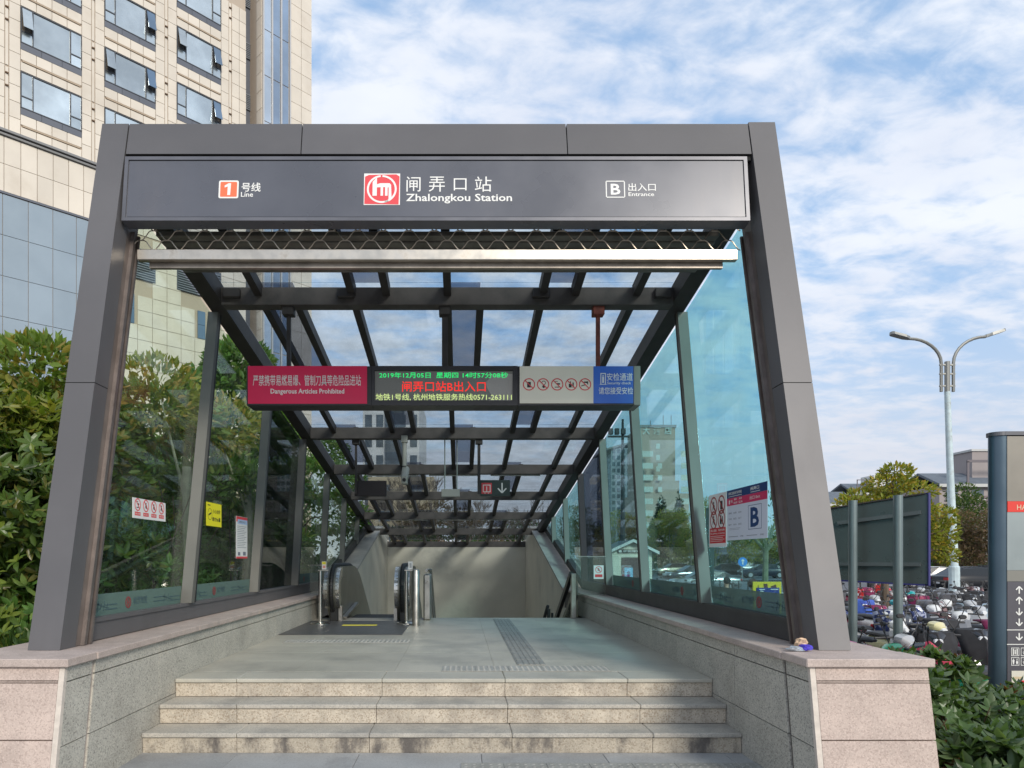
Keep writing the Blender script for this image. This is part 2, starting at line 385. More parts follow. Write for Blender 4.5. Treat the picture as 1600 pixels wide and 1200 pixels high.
M_LAND = mat('landing_stone', (.47,.445,.375), .36, var=.07, vscale=1.6, bump=.08, bscale=60, speck=(.24,.24,.22), sscale=160, samt=.2, stain=(.22,.22,.20), stscale=1.5, stamt=.5, strng=(.44,.7), rnd=.05)
M_MORT = mat('mortar', (.13,.115,.10), .9)
M_MORTL = mat('pale_mortar', (.42,.36,.31), .9, var=.15, vscale=20)
M_TACT = mat('tactile_stone', (.27,.27,.25), .5, var=.12, vscale=9, rnd=.08)
M_FRAME = mat('dark_metal_cladding', (.115,.110,.113), .48, .1, var=.13, vscale=.7, stain=(.10,.095,.095), stscale=2.2, stamt=.45, strng=(.45,.7), streak=True, bump=.12, bscale=2.2, rnd=.05)
M_FRAMED = mat('dark_steel', (.040,.034,.031), .6, .0, var=.15, vscale=6, bump=.1, bscale=70)
M_SEAM = mat('seam_black', (.01,.01,.01), .9)
M_SIGN = mat('sign_panel_grey', (.105,.108,.125), .30, .15, var=.10, vscale=1.1, stain=(.15,.14,.145), stscale=2.2, stamt=.35, streak=True)
M_WHITE = mat('white_vinyl', (.80,.79,.75), .5); M_REDV = mat('red_vinyl', (.72,.06,.07), .45); M_BLK = mat('black_vinyl', (.02,.02,.02), .5)
M_ORANGE = mat('orange_vinyl', (.85,.17,.07), .45)
M_STEEL = mat('stainless_steel', (.62,.60,.56), .22, 1., var=.05, vscale=6); M_STEELB = mat('brushed_steel', (.55,.52,.47), .38, 1., var=.12, vscale=9, stain=(.28,.25,.2), stscale=6, stamt=.4)
M_CONC = mat('pit_wall_render', (.66,.60,.49), .55, var=.06, vscale=1.2, bump=.12, bscale=50, stain=(.21,.20,.18), stscale=.8, stamt=.35)
M_GL_SIDE = glassmat('side_glass',(0.68,0.93,0.955), .9, dirt=.07)
M_GL_SIDEL = glassmat('side_glass_left', (.91,.985,.94), .8, dirt=.05, ior=1.32)
M_GL_DARK = glassmat('dark_film_glass',(0.360,0.410,0.470), .8, dirt=.04)
M_GL_ROOF = glassmat('roof_glass',(.86,.915,.945), .6, base=(.2,.2,.19), dirt=.22)
M_GL_STRIP = glassmat('roof_strip_glass',(.58,.63,.70), .5, base=(.36,.37,.40), basemix=.22, dirt=.1)
M_GL_CLEAR = glassmat('clear_glass',(0.930,0.965,0.950), 1., dirt=.03)
M_FROST = glassmat('frosted_film',(0.620,0.700,0.680), .3, rough=.5, base=(.22,.33,.29), basemix=.55, dirt=.08)
M_PRINTD = mat('film_print_dark', (.06,.11,.13), .6); M_PRINTR = mat('film_print_red', (.28,.05,.05), .6)
M_RUB = mat('black_rubber', (.018,.018,.018), .5)

CX = -0.14          # centre line of the entrance
XI = 2.225          # half width between the granite walls
XO = 2.93           # half width over their outer faces
LZ = .45            # landing height
WZ = .847           # top of wall
Y1, Y2, Y3 = 5.655, 5.36, 5.065
YE = 11.44          # end of the landing
YB = 22.0           # back wall

# ================================================================== ground
M_GND = mat('ground_paving', (.24,.235,.225), .8, var=.12, vscale=.8, stain=(.15,.15,.14), stscale=.5, stamt=.5, bump=.2, bscale=30)
M_PLZ = mat('plaza_slab', (.33,.335,.335), .6, var=.10, vscale=2, stain=(.15,.15,.15), stscale=1.7, stamt=.5, bump=.2, bscale=120, speck=(.17,.17,.17), sscale=160, samt=.3, rnd=.06)
PX0, PX1 = CX-XI, CX+XI
b = MB()
BIG = 2500
for x0,x1,y0,y1 in ((-BIG,PX0-.1,-BIG,BIG),(PX1+.1,BIG,-BIG,BIG),(PX0-.1,PX1+.1,-BIG,YE-.2),(PX0-.1,PX1+.1,YB+.2,BIG)):
    b.add([(x0,y0,-.6),(x1,y0,-.6),(x1,y1,-.6),(x0,y1,-.6)], [(0,1,2,3)])
b.build('ground', M_GND, kind='structure')
pl = MB()
pl.box(-70, PX0-.05, -40, 30, -.64, -.032); pl.box(PX1+.05, 3.4, -40, 30, -.64, -.032)
pl.box(3.4, 30, -40, 4.9, -.64, -.034); pl.box(PX0-.05, PX1+.05, -40, YE-.3, -.64, -.036); pl.box(PX0-.05, PX1+.05, YB+.3, 30, -.64, -.036)
plaza = pl.build('plaza', M_GND, kind='structure')
sl = meshdata(MB().box(-.4485,.4485,-.2985,.2985,-.028,0,bev=.003), 'paving_slab', M_PLZ)
for j in range(-1, 5):
    for i in range(-5, 5):
        xx = -.3+i*.9+(.45 if j%2 else 0); yy = 4.76-j*.6
        if abs(xx-CX)+.45 > XI+.95: continue
        put(sl, 'paving_slab', plaza, (xx, yy, -.001))
td = MB().box(-.148,.148,-.148,.148,-.003,.002)
for i in range(5):
    for j in range(5): td.lathe((-.116+i*.058, -.116+j*.058, .002), [(.015,0),(.011,.004)], 8)
tdm = meshdata(td, 'tactile_tile', M_TACT)
for i in range(8): put(tdm, 'tactile_tile', plaza, (.15+i*.3, 4.66, .003))
for i in range(8): put(tdm, 'tactile_tile', plaza, (.15+i*.3, 4.36, .003))

# ================================================================== steps and landing
st = link('entrance_steps', None, kind='structure')
core = MB(); core.box(PX0+.002,PX1-.002,Y3+.03,Y2+.05,-.3,.114); core.box(PX0+.002,PX1-.002,Y2+.03,Y1+.05,-.3,.264); core.box(PX0+.002,PX1-.002,Y1+.03,YE-.03,-.3,.414)
core.build('step_core', M_MORT, st)
joints = {0:[577,800,1020],1:[588,793,1000],2:[597,789,980]}
for k,(y0,y1,z) in enumerate(((Y3,Y2,.15),(Y2,Y1,.30),(Y1,Y1+.36,.45))):
    js = [(x-720)*y0/FPX for x in ([370]+joints[k])]; js = [PX0+.003]+js+[PX1-.003]
    for a,c in zip(js[:-1], js[1:]):
        rm = MB().box(a+.002,c-.002,y0,y0+.028,z-.148,z-.034); rm.build('riser_slab', M_RISERD if k==0 else M_RISER, st)
        tm = MB().box(a+.0015,c-.0015,y0-.018,y1-.002 if k<2 else y1,z-.033,z,bev=.006); tm.build('tread_slab', M_TREAD if k<2 else M_LAND, st)
land = link('landing_floor', None, kind='structure')
lt = meshdata(MB().box(-.444,.444,-.296,.296,-.03,0), 'floor_tile', M_LAND)
for j in range(9):
    for i in range(5): put(lt, 'floor_tile', land, (PX0+.445+i*.89, Y1+.364+.298+j*.598, LZ+.0))
bt = MB().box(-.133,.133,-.148,.148,-.002,.002)
for i in range(5): bt.box(-.12+i*.052,-.09+i*.052,-.14,.14,.002,.006)
btm = meshdata(bt, 'tactile_tile', M_TACT)
for i in range(16): put(btm, 'tactile_tile', land, (.66, 6.50+i*.3, LZ+.004))
bt2 = MB().box(-.148,.148,-.14,.14,-.002,.002)
for i in range(6):
    for j in range(6): bt2.lathe((-.122+i*.049, -.116+j*.047, .002), [(.013,0),(.010,.0035)], 6)
bt2m = meshdata(bt2, 'tactile_tile', mat('tactile_worn', (.36,.355,.325), .45, var=.1, vscale=9, rnd=.08))
for i in range(5): put(bt2m, 'tactile_tile', land, (-.02+i*.3, 6.14, LZ+.004))
for i in range(5): put(bt2m, 'tactile_tile', land, (-2.1+i*.3+.15, 8.15, LZ+.004))

# ================================================================== granite walls
def bat(z): return .17*(.80-z)       # the batter of the front face
def slabs(side):
    s = 1 if side > 0 else -1
    lab = 'granite wall with pink coping along the %s side of the steps' % ('right' if s>0 else 'left')
    w = thing('granite_wall', lab, 'wall', (CX+s*(XI+.35), 4.08, 0), group='granite walls flanking the steps')
    xi, xo = CX+s*XI, CX+s*XO
    def X(a): return xi+s*a
    # dark core, everything else is hung on it
    c = MB()
    def hx(x0,x1,y0,y1,z0,z1,b0=True,b1=False):
        f = lambda z: bat(z) if b0 else 0
        g = lambda z: bat(z) if b1 else 0
        if x0>x1: x0,x1 = x1,x0
        return [(x0,y0-f(z0),z0),(x1,y0-f(z0),z0),(x1,y1-g(z1 if 0 else z0),z0),(x0,y1-g(z0),z0),(x0,y0-f(z1),z1),(x1,y0-f(z1),z1),(x1,y1-g(z1),z1),(x0,y1-g(z1),z1)]
    c.hexa(hx(X(.035), X(XO-XI-.035), 4.115, 13.9, -.62, .795)); c.build('wall_core', M_MORT, w)
    # inner face
    js = [5.2,6.6,8.7,10.8,12.9] if s>0 else [5.35,6.55,8.7,10.8,12.9]
    rows = [(-.6,.326),(.332,.700),(.708,.795)]
    for z0,z1 in rows:
        MB().hexa(hx(X(.0),X(.033),4.112,4.385,z0,z1,True,True)).build('granite_slab', M_GRAN, w)
        MB().hexa(hx(X(.0),X(.033),4.425,js[0]-.003,z0,z1,True,False)).build('granite_slab', M_GRAN, w)
        for a,b_ in zip(js[:-1],js[1:]): MB().box(X(0),X(.033),a+.003,b_-.003,z0,z1).build('granite_slab', M_GRAN, w)
    MB().hexa(hx(X(.012),X(.034),4.385,4.425,-.6,.795,True,True)).build('mortar_joint', M_MORTL if s<0 else mat('dark_joint',(.10,.085,.075),.9,var=.3,vscale=20), w)
    # front face
    for z0,z1 in ((-.6,.372),(.380,.700),(.706,.712),(.718,.795)):
        MB().hexa(hx(X(.034),X(XO-XI),4.08,4.112,z0,z1,True,True)).build('granite_slab', M_PINK, w)
    cb = MB(); cb.hexa(hx(X(.0),X(.032),4.08,4.110,-.6,.795,True,True)); cb.build('corner_bead', mat('corner_stone',(.60,.53,.46),.7,var=.1,vscale=20,bump=.2,bscale=120), w)
    # outer face
    ya = 4.114
    for b_ in (5.6,7.2,8.8,10.4,12.0,13.9):
        for z0,z1 in ((-.6,.372),(.380,.700),(.708,.795)):
            MB().hexa(hx(X(XO-XI-.033),X(XO-XI),ya,b_-.004,z0,z1,ya<4.2,False)).build('granite_slab', M_PINK, w)
        ya = b_
    # coping
    ya = 4.05
    for q,b_ in enumerate((4.385,6.1,7.9,9.7,11.5,13.3,13.9)):
        dz = .004 if q else 0
        y0 = ya+.003
        MB().box(X(-.03-(.004 if q else 0)),X(XO-XI+.03),y0,b_-.003,.797,WZ-dz,bev=.005).build('coping_stone', M_COPE, w)
        ya = b_
    return w
slabs(-1); slabs(1)

# ================================================================== stairwell pit
pit = link('stairwell_pit', None, kind='structure')
def parz(y): return WZ if y < 13.9 else WZ+.23*(y-13.9)
for s in (-1,1):
    xi = CX+s*XI; xo = CX+s*(XI+.62)
    m = MB()
    m.prism([(xi,YE-.02,-4.2),(xi,YB+.4,-4.2),(xi,YB+.4,parz(20.6)),(xi,20.6,parz(20.6)),(xi,13.902,WZ),(xi,13.902,.44),(xi,YE-.02,.44)], (s*.5,0,0))
    m.build('pit_side_wall', M_CONC, pit)
    m = MB(); m.prism([(xi-s*.02,13.902,WZ-.05),(xi-s*.02,13.902,WZ+.003),(xi-s*.02,20.6,parz(20.6)+.03),(xi-s*.02,20.6,parz(20.6)-.03)], (s*.66,0,0))
    m.build('sloped_coping', mat('pale_coping',(.40,.37,.33),.7,var=.1,vscale=5), pit)
m = MB().box(PX0-.5,PX1+.5,YB,YB+.3,-4.2,1.86); m.build('pit_back_wall', M_CONC, pit)
# fine tile courses on the back wall
m = MB()
for k in range(24): m.box(PX0+.005,PX1-.005,YB-.004,YB+.01,-1.0+k*.12,-1.0+k*.12+.112)
o = m.build('tile_course', M_CONC, pit); o['kind'] = 'stuff'
m = MB().box(PX0,PX1,YE-.02,YE+.0,-.4,.42); m.build('pit_front_wall', M_CONC, pit)
m = MB()
for k in range(28):
    y = YE+.0+k*.30; z = LZ-.15*(k+1)
    m.box(-.55,PX1-.002,y,y+.32,z-.5,z)
m.box(PX0,PX1,YE+8.0,YB,-4.3,-3.78)
o = m.build('stair_flight', M_TREAD, pit); o['kind'] = 'stuff'

# ================================================================== canopy
can = thing('entrance_canopy', 'glass station canopy with grey metal portal sloping down over the stairwell', 'canopy', (CX, 4.46, WZ))
LEAN = .245; SKEW = -.009
def ly(z): return LEAN*(z-WZ)
def lx(z): return SKEW*(z-WZ)
def lean_hexa(mb, x0,x1,y0,y1,z0,z1):
    if x0>x1: x0,x1 = x1,x0
    return mb.hexa([(x0+lx(z0),y0+ly(z0),z0),(x1+lx(z0),y0+ly(z0),z0),(x1+lx(z0),y1+ly(z0),z0),(x0+lx(z0),y1+ly(z0),z0),
                    (x0+lx(z1),y0+ly(z1),z1),(x1+lx(z1),y0+ly(z1),z1),(x1+lx(z1),y1+ly(z1),z1),(x0+lx(z1),y1+ly(z1),z1)])
ZT = 4.92; ZH = 4.64
for s in (-1,1):
    a, b_ = CX+s*2.48, CX+s*2.69
    ztop = ZT+(.015 if s>0 else 0)
    pp = link('pillar', None, can); pp.location = (a-CX, 0, 0)
    for z0,z1 in ((WZ-.002,2.708),(2.714,ztop)):
        m = MB(); lean_hexa(m, a, b_, 4.46, 4.64, z0, z1); m.build('cladding_panel', M_FRAME, pp)
    m = MB(); lean_hexa(m, a+s*.006, b_-s*.006, 4.465, 4.80, WZ-.001, ztop-.01); m.build('seam', M_SEAM, pp)
    m = MB(); lean_hexa(m, a+s*.0, b_, 4.643, 4.80, WZ, ZH-.02); lean_hexa(m, a-s*.0, a-s*.028, 4.70, 4.735, WZ, 4.07); lean_hexa(m, a, a-s*.028, 4.775, 4.80, WZ, 4.07)
    m.build('guide_rail', mat('worn_guide_metal',(.19,.16,.145),.42,.5,var=.15,vscale=8,stain=(.09,.06,.045),stscale=5,stamt=.5,streak=True), pp)
    m = MB(); lean_hexa(m, a-s*.0005, a-s*.004, 4.740, 4.77, WZ, 4.07); m.build('rust_strip', mat('rust_edge',(.22,.10,.05),.7), pp)
# header
hd = link('header_beam', None, can); hd.location = (0, .95, ZH-WZ)
xs = [CX-2.475, (478-720)*5.42/FPX, (893-720)*5.42/FPX, CX+2.475]
for a,b_ in zip(xs[:-1],xs[1:]):
    m = MB(); lean_hexa(m, a+.004, b_-.004, 4.463, 4.80, ZH, ZT); m.build('cladding_panel', M_FRAME, hd)
m = MB(); lean_hexa(m, CX-2.47, CX+2.47, 4.485, 4.79, ZH-.045, ZT-.02); m.build('seam', M_SEAM, hd)
m = MB()
m.box(CX-2.5,CX+2.45,5.56,5.68,4.30,4.62); m.build('box_beam', M_FRAMED, hd)
# side walls
ZB0 = WZ; ZB1 = WZ+.165
def zr(y): return 4.13-.155*(y-7.15)      # underside of the roof steel
MY = [4.84, 6.65, 8.80, 10.95, 13.10, 15.25, 17.4]
XG = 2.515
def ztop_at(yb, zb):    # where a leaning line from (yb, zb) meets the roof
    # z = zb+t, y = yb+.235 t
    t = (zr(yb)-zb)/(1+.155*.235); return yb+.235*t, zb+t
def base_z(y): return ZB0 if y < 13.4 else max(ZB0, .72+.23*(y-13.4))
for s in (-1,1):
    x0 = CX+s*XG; x1 = CX+s*(XG+.12)
    m = MB(); m.box(x0,x1,4.81,13.4,ZB0-.001,ZB1,bev=.006); m.box(x0-s*.012,x0,4.83,13.38,ZB1-.03,ZB1)
    m.build('base_rail', M_FRAME if s<0 else mat('dark_base_rail',(.075,.07,.07),.45,.3,var=.1,vscale=3), can)
    m = MB(); m.prism([(x0,13.4,ZB0),(x0,20.0,base_z(20.0)+.1),(x0,20.0,base_z(20.0)+.26),(x0,13.4,ZB1)], (s*.12,0,0)); m.build('sloped_rail', M_FRAMED, can)
    # side beam
    m = MB(); xa, xb = CX+s*2.37, CX+s*2.54
    m.hexa([(min(xa,xb),5.45,zr(5.45)),(max(xa,xb),5.45,zr(5.45)),(max(xa,xb),22.1,zr(22.1)),(min(xa,xb),22.1,zr(22.1))]+
           [(min(xa,xb),5.45,zr(5.45)+.2),(max(xa,xb),5.45,zr(5.45)+.2),(max(xa,xb),22.1,zr(22.1)+.2),(min(xa,xb),22.1,zr(22.1)+.2)])
    m.build('side_beam', M_FRAMED, can)
    for k,yb in enumerate(MY):
        if k == 0: continue
        zb = ZB1 if yb < 13.3 else base_z(yb)+.17
        yt, zt = ztop_at(yb, zb)
        if zt-zb < .15: continue
        m = MB()
        w = .075; xa, xb = CX+s*(XG-.045), CX+s*(XG+.062)
        if xa>xb: xa,xb = xb,xa
        m.hexa([(xa,yb-w/2,zb),(xb,yb-w/2,zb),(xb,yb+w/2,zb),(xa,yb+w/2,zb),(xa,yt-w/2,zt),(xb,yt-w/2,zt),(xb,yt+w/2,zt),(xa,yt+w/2,zt)])
        mu = m.build('mullion', mat('mullion_metal',(.15,.145,.13),.5,.1,var=.1,vscale=2), can)
        m = MB(); xa, xb = CX+s*(XG-.047), CX+s*(XG+.061)
        if xa>xb: xa,xb = xb,xa
        m.hexa([(xa,yb+w/2+.001,zb),(xb,yb+w/2+.001,zb),(xb,yb+w/2+.03,zb),(xa,yb+w/2+.03,zb),(xa,yt+w/2+.001,zt),(xb,yt+w/2+.001,zt),(xb,yt+w/2+.03,zt),(xa,yt+w/2+.03,zt)])
        m.build('gasket', M_RUB, mu)
    ends = MY+[19.3]
    for k in range(len(ends)-1):
        ya = ends[k] if k else 4.85; yb = ends[k+1]-.001
        def zb_(y): return ZB1-.01 if y < 13.3 else base_z(y)+.16
        ta = ztop_at(ya, zb_(ya)); tb = ztop_at(yb, zb_(yb))
        if tb[1] < zb_(yb)+.02: tb = (yb+.2, zb_(yb)+.02)
        xg = CX+s*(XG+.064)
        dark = (s<0 and k==2) or (s>0 and k==3)
        m = MB().prism([(xg,ya,zb_(ya)),(xg,yb,zb_(yb)),(xg,tb[0],tb[1]+.03),(xg,ta[0],ta[1]+.03)], (s*.012,0,0))
        pn = m.build('side_pane', M_GL_DARK if dark else (M_GL_SIDE if s>0 else M_GL_SIDEL), can)
        if k < 4 and not dark:
            zt_ = ZB1+.165
            xf = xg-s*.004
            m = MB().prism([(xf,ya+.05,ZB1),(xf,yb-.05,ZB1),(xf,yb-.05+.235*.165,zt_),(xf,ya+.05+.235*.165,zt_)], (s*.001,0,0))
            m.build('frosted_band', M_FROST, pn)
            F = Face((xf-s*.002, ya if s<0 else yb, ZB1), (0,-s,0), (0,0,1))
            wv = yb-ya; d = MB(); rr = MB()
            for r0 in ((.06,.30),(.66,.97)):
                for h in (.05,.085): F.rect(d, wv*r0[0], wv*(r0[0]+(r0[1]-r0[0])*.42), h, h+.006, 0, .0006); F.rect(d, wv*(r0[0]+(r0[1]-r0[0])*.58), wv*r0[1], h-.012, h-.006, 0, .0006)
                mx_ = wv*(r0[0]+(r0[1]-r0[0])*.5)
                for q in range(4): F.line(d, mx_-.08+q*.045, .03+.02*(q%2), mx_-.06+q*.045, .11-.02*(q%2), .006, 0, .0006)
                F.line(d, mx_-.09, .09, mx_+.09, .05, .005, 0, .0006)
            d.build('line_pattern', M_PRINTD, pn, fixn=False, kind='stuff'); d = MB()
            ec = wv*(.40 if s<0 else .60); tcx = wv*(.45 if s<0 else .56)
            if s<0:
                F.text(d, '杭港地铁', ec+.09, ec+.34, .05, .115, 0, .01)
            else:
                F.text(d, '杭港地铁', ec-.34, ec-.09, .05, .115, 0, .01)
            d.build('lettering', M_PRINTD, pn, fixn=False)
            F.ring(rr, ec, .075, .036, .048, 0, .0006, n=18); F.rect(rr, ec-.02, ec-.008, .045, .105, 0,.0006); F.rect(rr, ec+.008, ec+.02, .045, .105, 0,.0006); F.rect(rr, ec-.02, ec+.02, .07,.08,.0007,.0012)
            rr.build('emblem', M_PRINTR, pn, fixn=False)
# roof
YC = [5.60, 7.15, 9.27, 11.39, 13.51, 15.63, 17.75, 19.87, 21.99]
for k,y in enumerate(YC[1:]):
    m = MB(); z = zr(y)
    m.box(CX-2.37,CX+2.37,y,y+.16,z-.03,z+.155,bev=.004); m.build('cross_beam', mat('beam_steel',(.085,.073,.065),.65,.0,var=.2,vscale=5,stain=(.03,.03,.03),stscale=4,stamt=.5), can)
for k in range(8):
    ya, yb = YC[k]+.0, YC[k+1]
    odd = (k % 2 == 0)
    bars = [-1.98,-1.0,0,1.0,1.98]+([-.64,1.34] if odd else [.35,-1.62,2.3][:2])
    bars.sort()
    off = .13
    for xb in bars:
        m = MB(); a = (CX+xb, ya+.06, zr(ya+.06)+off-.005); c_ = (CX+xb, yb+.02, zr(yb+.02)+off-.005)
        m.bar(a, c_, .078, .12); m.build('roof_bar', M_FRAMED, can)
    edges = [-2.37]+bars+[2.37]
    for a,b_ in zip(edges[:-1], edges[1:]):
        strip = (b_-a) < .42 and a > -2.3 and b_ < 2.3
        yy0, yy1 = ya+.0, yb-.01
        m = MB(); zo = .195
        x0_, x1_ = CX+a+.002, CX+b_-.002
        m.hexa([(x0_,yy0,zr(yy0)+zo),(x1_,yy0,zr(yy0)+zo),(x1_,yy1,zr(yy1)+zo),(x0_,yy1,zr(yy1)+zo),
                (x0_,yy0,zr(yy0)+zo+.012),(x1_,yy0,zr(yy0)+zo+.012),(x1_,yy1,zr(yy1)+zo+.012),(x0_,yy1,zr(yy1)+zo+.012)])
        m.build('roof_pane', M_GL_STRIP if strip else M_GL_ROOF, can)
# gusset plates
for xb in (-1.06, .98, 2.25, -2.25):
    m = MB().box(CX+xb-.09,CX+xb+.09,7.09,7.15,zr(7.15)+.03,zr(7.15)+.13,bev=.01); m.build('gusset_plate', M_FRAMED, can)

# ================================================================== roller gate
gate = thing('roller_gate', 'rolled up steel lattice gate with a stainless bottom rail under the station sign', 'gate', (CX, 5.28, 3.74))
m = MB(); m.box(CX-2.455,CX+2.36,5.465,5.52,3.835,3.922,bev=.006); m.build('bottom_rail', mat('worn_bottom_rail',(.60,.54,.46),.33,.9,var=.15,vscale=7,stain=(.25,.19,.13),stscale=7,stamt=.5), gate)
m = MB(); m.box(CX-2.38,CX+2.26,5.525,5.56,3.795,3.87); m.build('lower_flange', mat('flange_metal',(.30,.26,.22),.45,.7,var=.2,vscale=8), gate)
def lattice(y0, z0, x0, x1, rows=4, cell=.205, H=.078):
    w = MB(); n = int((x1-x0)/cell)
    for r in range(rows):
        for i in range(n+1):
            xc = x0+i*cell+(cell/2 if r%2 else 0)
            if xc+cell/2 > x1: continue
            za = z0+r*H
            for sgn in (-1,1):
                pts = [(xc+sgn*cell*.5, y0, za), (xc+sgn*cell*.42, y0, za+H*.12), (xc+sgn*cell*.30, y0, za+H*.5), (xc+sgn*cell*.20, y0, za+H*.88), (xc+sgn*cell*.12, y0, za+H)]
                w.tube(pts, .0045, 5)
            w.tube([(xc-cell*.13,y0,za+H),(xc+cell*.13,y0,za+H)], .0045, 5)
    return w
w = lattice(5.49, 3.922, CX-2.43, CX+2.42); o = w.build('lattice', mat('lattice_wire',(.42,.36,.29),.35,.85), gate); o['kind'] = 'stuff'
cas = link('shutter_casing', None, gate); cas.location = (0,.5,.3)
for k in range(6):
    m = MB(); y = 5.75+k*.1; m.box(CX-2.43,CX+2.32,y,y+.096,4.16-.012*k+.0,4.2-.012*k,bev=.004); m.build('casing_slat', mat('casing_metal',(.16,.15,.13),.6,.2,var=.2,vscale=5,stain=(.07,.06,.05),stscale=4,stamt=.6), cas)

# ================================================================== station name sign
A = S(190,345,5.30); Bp = S(197,245,5.36)
sg = thing('station_sign', 'long dark grey station name sign across the top of the entrance', 'sign', (CX, 5.33, 4.06))
wv = (1171-189)*5.30/FPX; hv = (Vector((0,Bp.y,Bp.z))-Vector((0,A.y,A.z))).length
F = Face(A, (1,0,0), (0,Bp.y-A.y,Bp.z-A.z))
m = MB(); F.rect(m, 0, wv, 0, hv, -.11, -.006); m.build('sign_case', M_SIGN, sg)
m = MB(); F.rect(m, .035, wv-.035, .035, hv-.035, -.006, 0); m.build('sign_face', M_SIGN, sg)
m = MB(); F.rect(m,0,wv,0,.028,-.005,.006); F.rect(m,0,wv,hv-.028,hv,-.005,.006); F.rect(m,0,.028,.028,hv-.028,-.005,.006); F.rect(m,wv-.028,wv,.028,hv-.028,-.005,.006)
m.build('sign_rim', mat('sign_rim',(.135,.135,.15),.35,.3,var=.1,vscale=3), sg)
kx = 5.325/FPX
def sx_(x): return (x-189.5)*kx
def sy_(y): return (345-y)*kx*1.012
for body,x0,x1,y0,y1,bd in (('号线',374,404,297,282,.012),('Line',373.5,392.5,305.5,297.6,.012),('闸',632,654,297,272,.0),('弄',667,692,297,272,.0),('口',706,726,295,275,.0),('站',739,765,297,272,.0),
        ('Zhalongkou Station',631.5,797,316.5,300.5,.014),('出入口',979,1022,296,283,.008),('Entrance',979,1019,304.5,298,.012)):
    m = MB(); F.text(m, body, sx_(x0), sx_(x1), sy_(y0), sy_(y1), .0015, bd); m.build('lettering', M_WHITE, sg, fixn=False)
def rrect(F, mb, a0,a1,b0,b1,r,h0,h1):
    pts = []
    for ca,cb,s0 in ((a1-r,b1-r,0),(a0+r,b1-r,90),(a0+r,b0+r,180),(a1-r,b0+r,270)):
        for i in range(5): t = R(s0+i*22.5); pts.append((ca+r*math.cos(t), cb+r*math.sin(t)))
    return F.poly(mb, pts, h0, h1)
p = MB(); rrect(F,p,sx_(338.5),sx_(369.5),sy_(308),sy_(278.5),.014,.0006,.002); pl_ = p.build('line_number_plate', M_WHITE, sg)
p = MB(); rrect(F,p,sx_(341),sx_(367),sy_(305.5),sy_(281),.008,.0022,.003); p.build('orange_field', M_ORANGE, pl_)
p = MB(); F.poly(p,[(sx_(352.2),sy_(303)),(sx_(356.8),sy_(303)),(sx_(357.6),sy_(283.3)),(sx_(354),sy_(283.3)),(sx_(347.5),sy_(287.5)),(sx_(348),sy_(290.6)),(sx_(352.6),sy_(288.8))],.0034,.0042); p.build('lettering', M_WHITE, pl_)
p = MB()
x0,x1,y0,y1 = sx_(943.7),sx_(973.8),sy_(307),sy_(279); t_=.008
F.rect(p,x0+.006,x1-.006,y0,y0+t_,.0005,.002); F.rect(p,x0+.006,x1-.006,y1-t_,y1,.0005,.002); F.rect(p,x0,x0+t_,y0+.006,y1-.006,.0005,.002); F.rect(p,x1-t_,x1,y0+.006,y1-.006,.0005,.002)
q = p.build('exit_letter_frame', M_WHITE, sg); p = MB(); F.text(p,'B',sx_(951.5),sx_(966.5),sy_(302),sy_(284),.0015,.02); p.build('lettering', M_WHITE, q, fixn=False)
# metro emblem
p = MB(); F.rect(p,sx_(565.5),sx_(622),sy_(319),sy_(267),.0006,.002); em = p.build('metro_emblem', M_WHITE, sg)
p = MB(); F.poly(p,[(sx_(566.5),sy_(317.5)),(sx_(620),sy_(318.3)),(sx_(621),sy_(272)),(sx_(616),sy_(268.5)),(sx_(573),sy_(269.5)),(sx_(567),sy_(272.5))],.0022,.003); p.build('red_field', M_REDV, em)
ca, cb = sx_(593.5), sy_(293); u = 23.3*kx
p = MB(); F.ring(p,ca,cb,u*.87,u,.0032,.004,a0=95,a1=298); F.ring(p,ca,cb,u*.87,u,.0032,.004,a0=-78,a1=88)
p2 = MB()
F.poly(p,[(ca-u*.62,cb+u*.52),(ca-u*.33,cb+u*.84),(ca-u*.33,cb-u*.48),(ca-u*.62,cb-u*.48)],.0032,.004)
for x in (-.08,.22):
    F.rect(p,ca+u*(x),ca+u*(x+.17),cb-u*.48,cb+u*.33,.0032,.004)
F.poly(p,[(ca-u*.33,cb+u*.12),(ca-u*.33,cb+u*.34),(ca-u*.1,cb+u*.42),(ca+u*.52,cb+u*.42),(ca+u*.62,cb+u*.30),(ca+u*.62,cb+u*.10),(ca+u*.2,cb+u*.14)],.0033,.0041)
F.poly(p,[(ca+u*.46,cb+u*.3),(ca+u*.62,cb+u*.3),(ca+u*.66,cb-u*.6),(ca+u*.46,cb-u*.8)],.0034,.0042)
p.build('white_monogram', M_WHITE, em)
F = None

# ================================================================== hanging signs
HD = 7.10
def hs(x): return (x-720)*HD/FPX
def hz_(y): return E+(872-y)*HD/FPX
M_CRIM = mat('crimson_light_face', (.50,.003,.055), .35, var=.06, vscale=2, emit=(.50,.003,.05), estr=.12)
M_LBW = mat('warm_white_light_face', (.58,.56,.47), .35, var=.06, vscale=2, emit=(.62,.60,.50), estr=.12)
M_LBB = mat('blue_light_face', (.012,.075,.33), .35, emit=(.012,.08,.36), estr=.25)
M_CASE = mat('sign_casing_dark', (.03,.028,.03), .4, .2); M_CASEL = mat('sign_casing_end', (.20,.19,.165), .4, .3)
def rod(parent, x, ytop, zb, material=M_FRAMED, y=None, w=.04):
    m = MB(); yy = y if y is not None else HD+.14; m.box(x-w/2,x+w/2,yy-w/2,yy+w/2,zb,ytop); m.box(x-.06,x+.06,yy-.06,yy+.05,ytop-.09,ytop+.12,bev=.005); return m.build('hanger_rod', material, parent)
zt, zb = hz_(572), hz_(633.5)
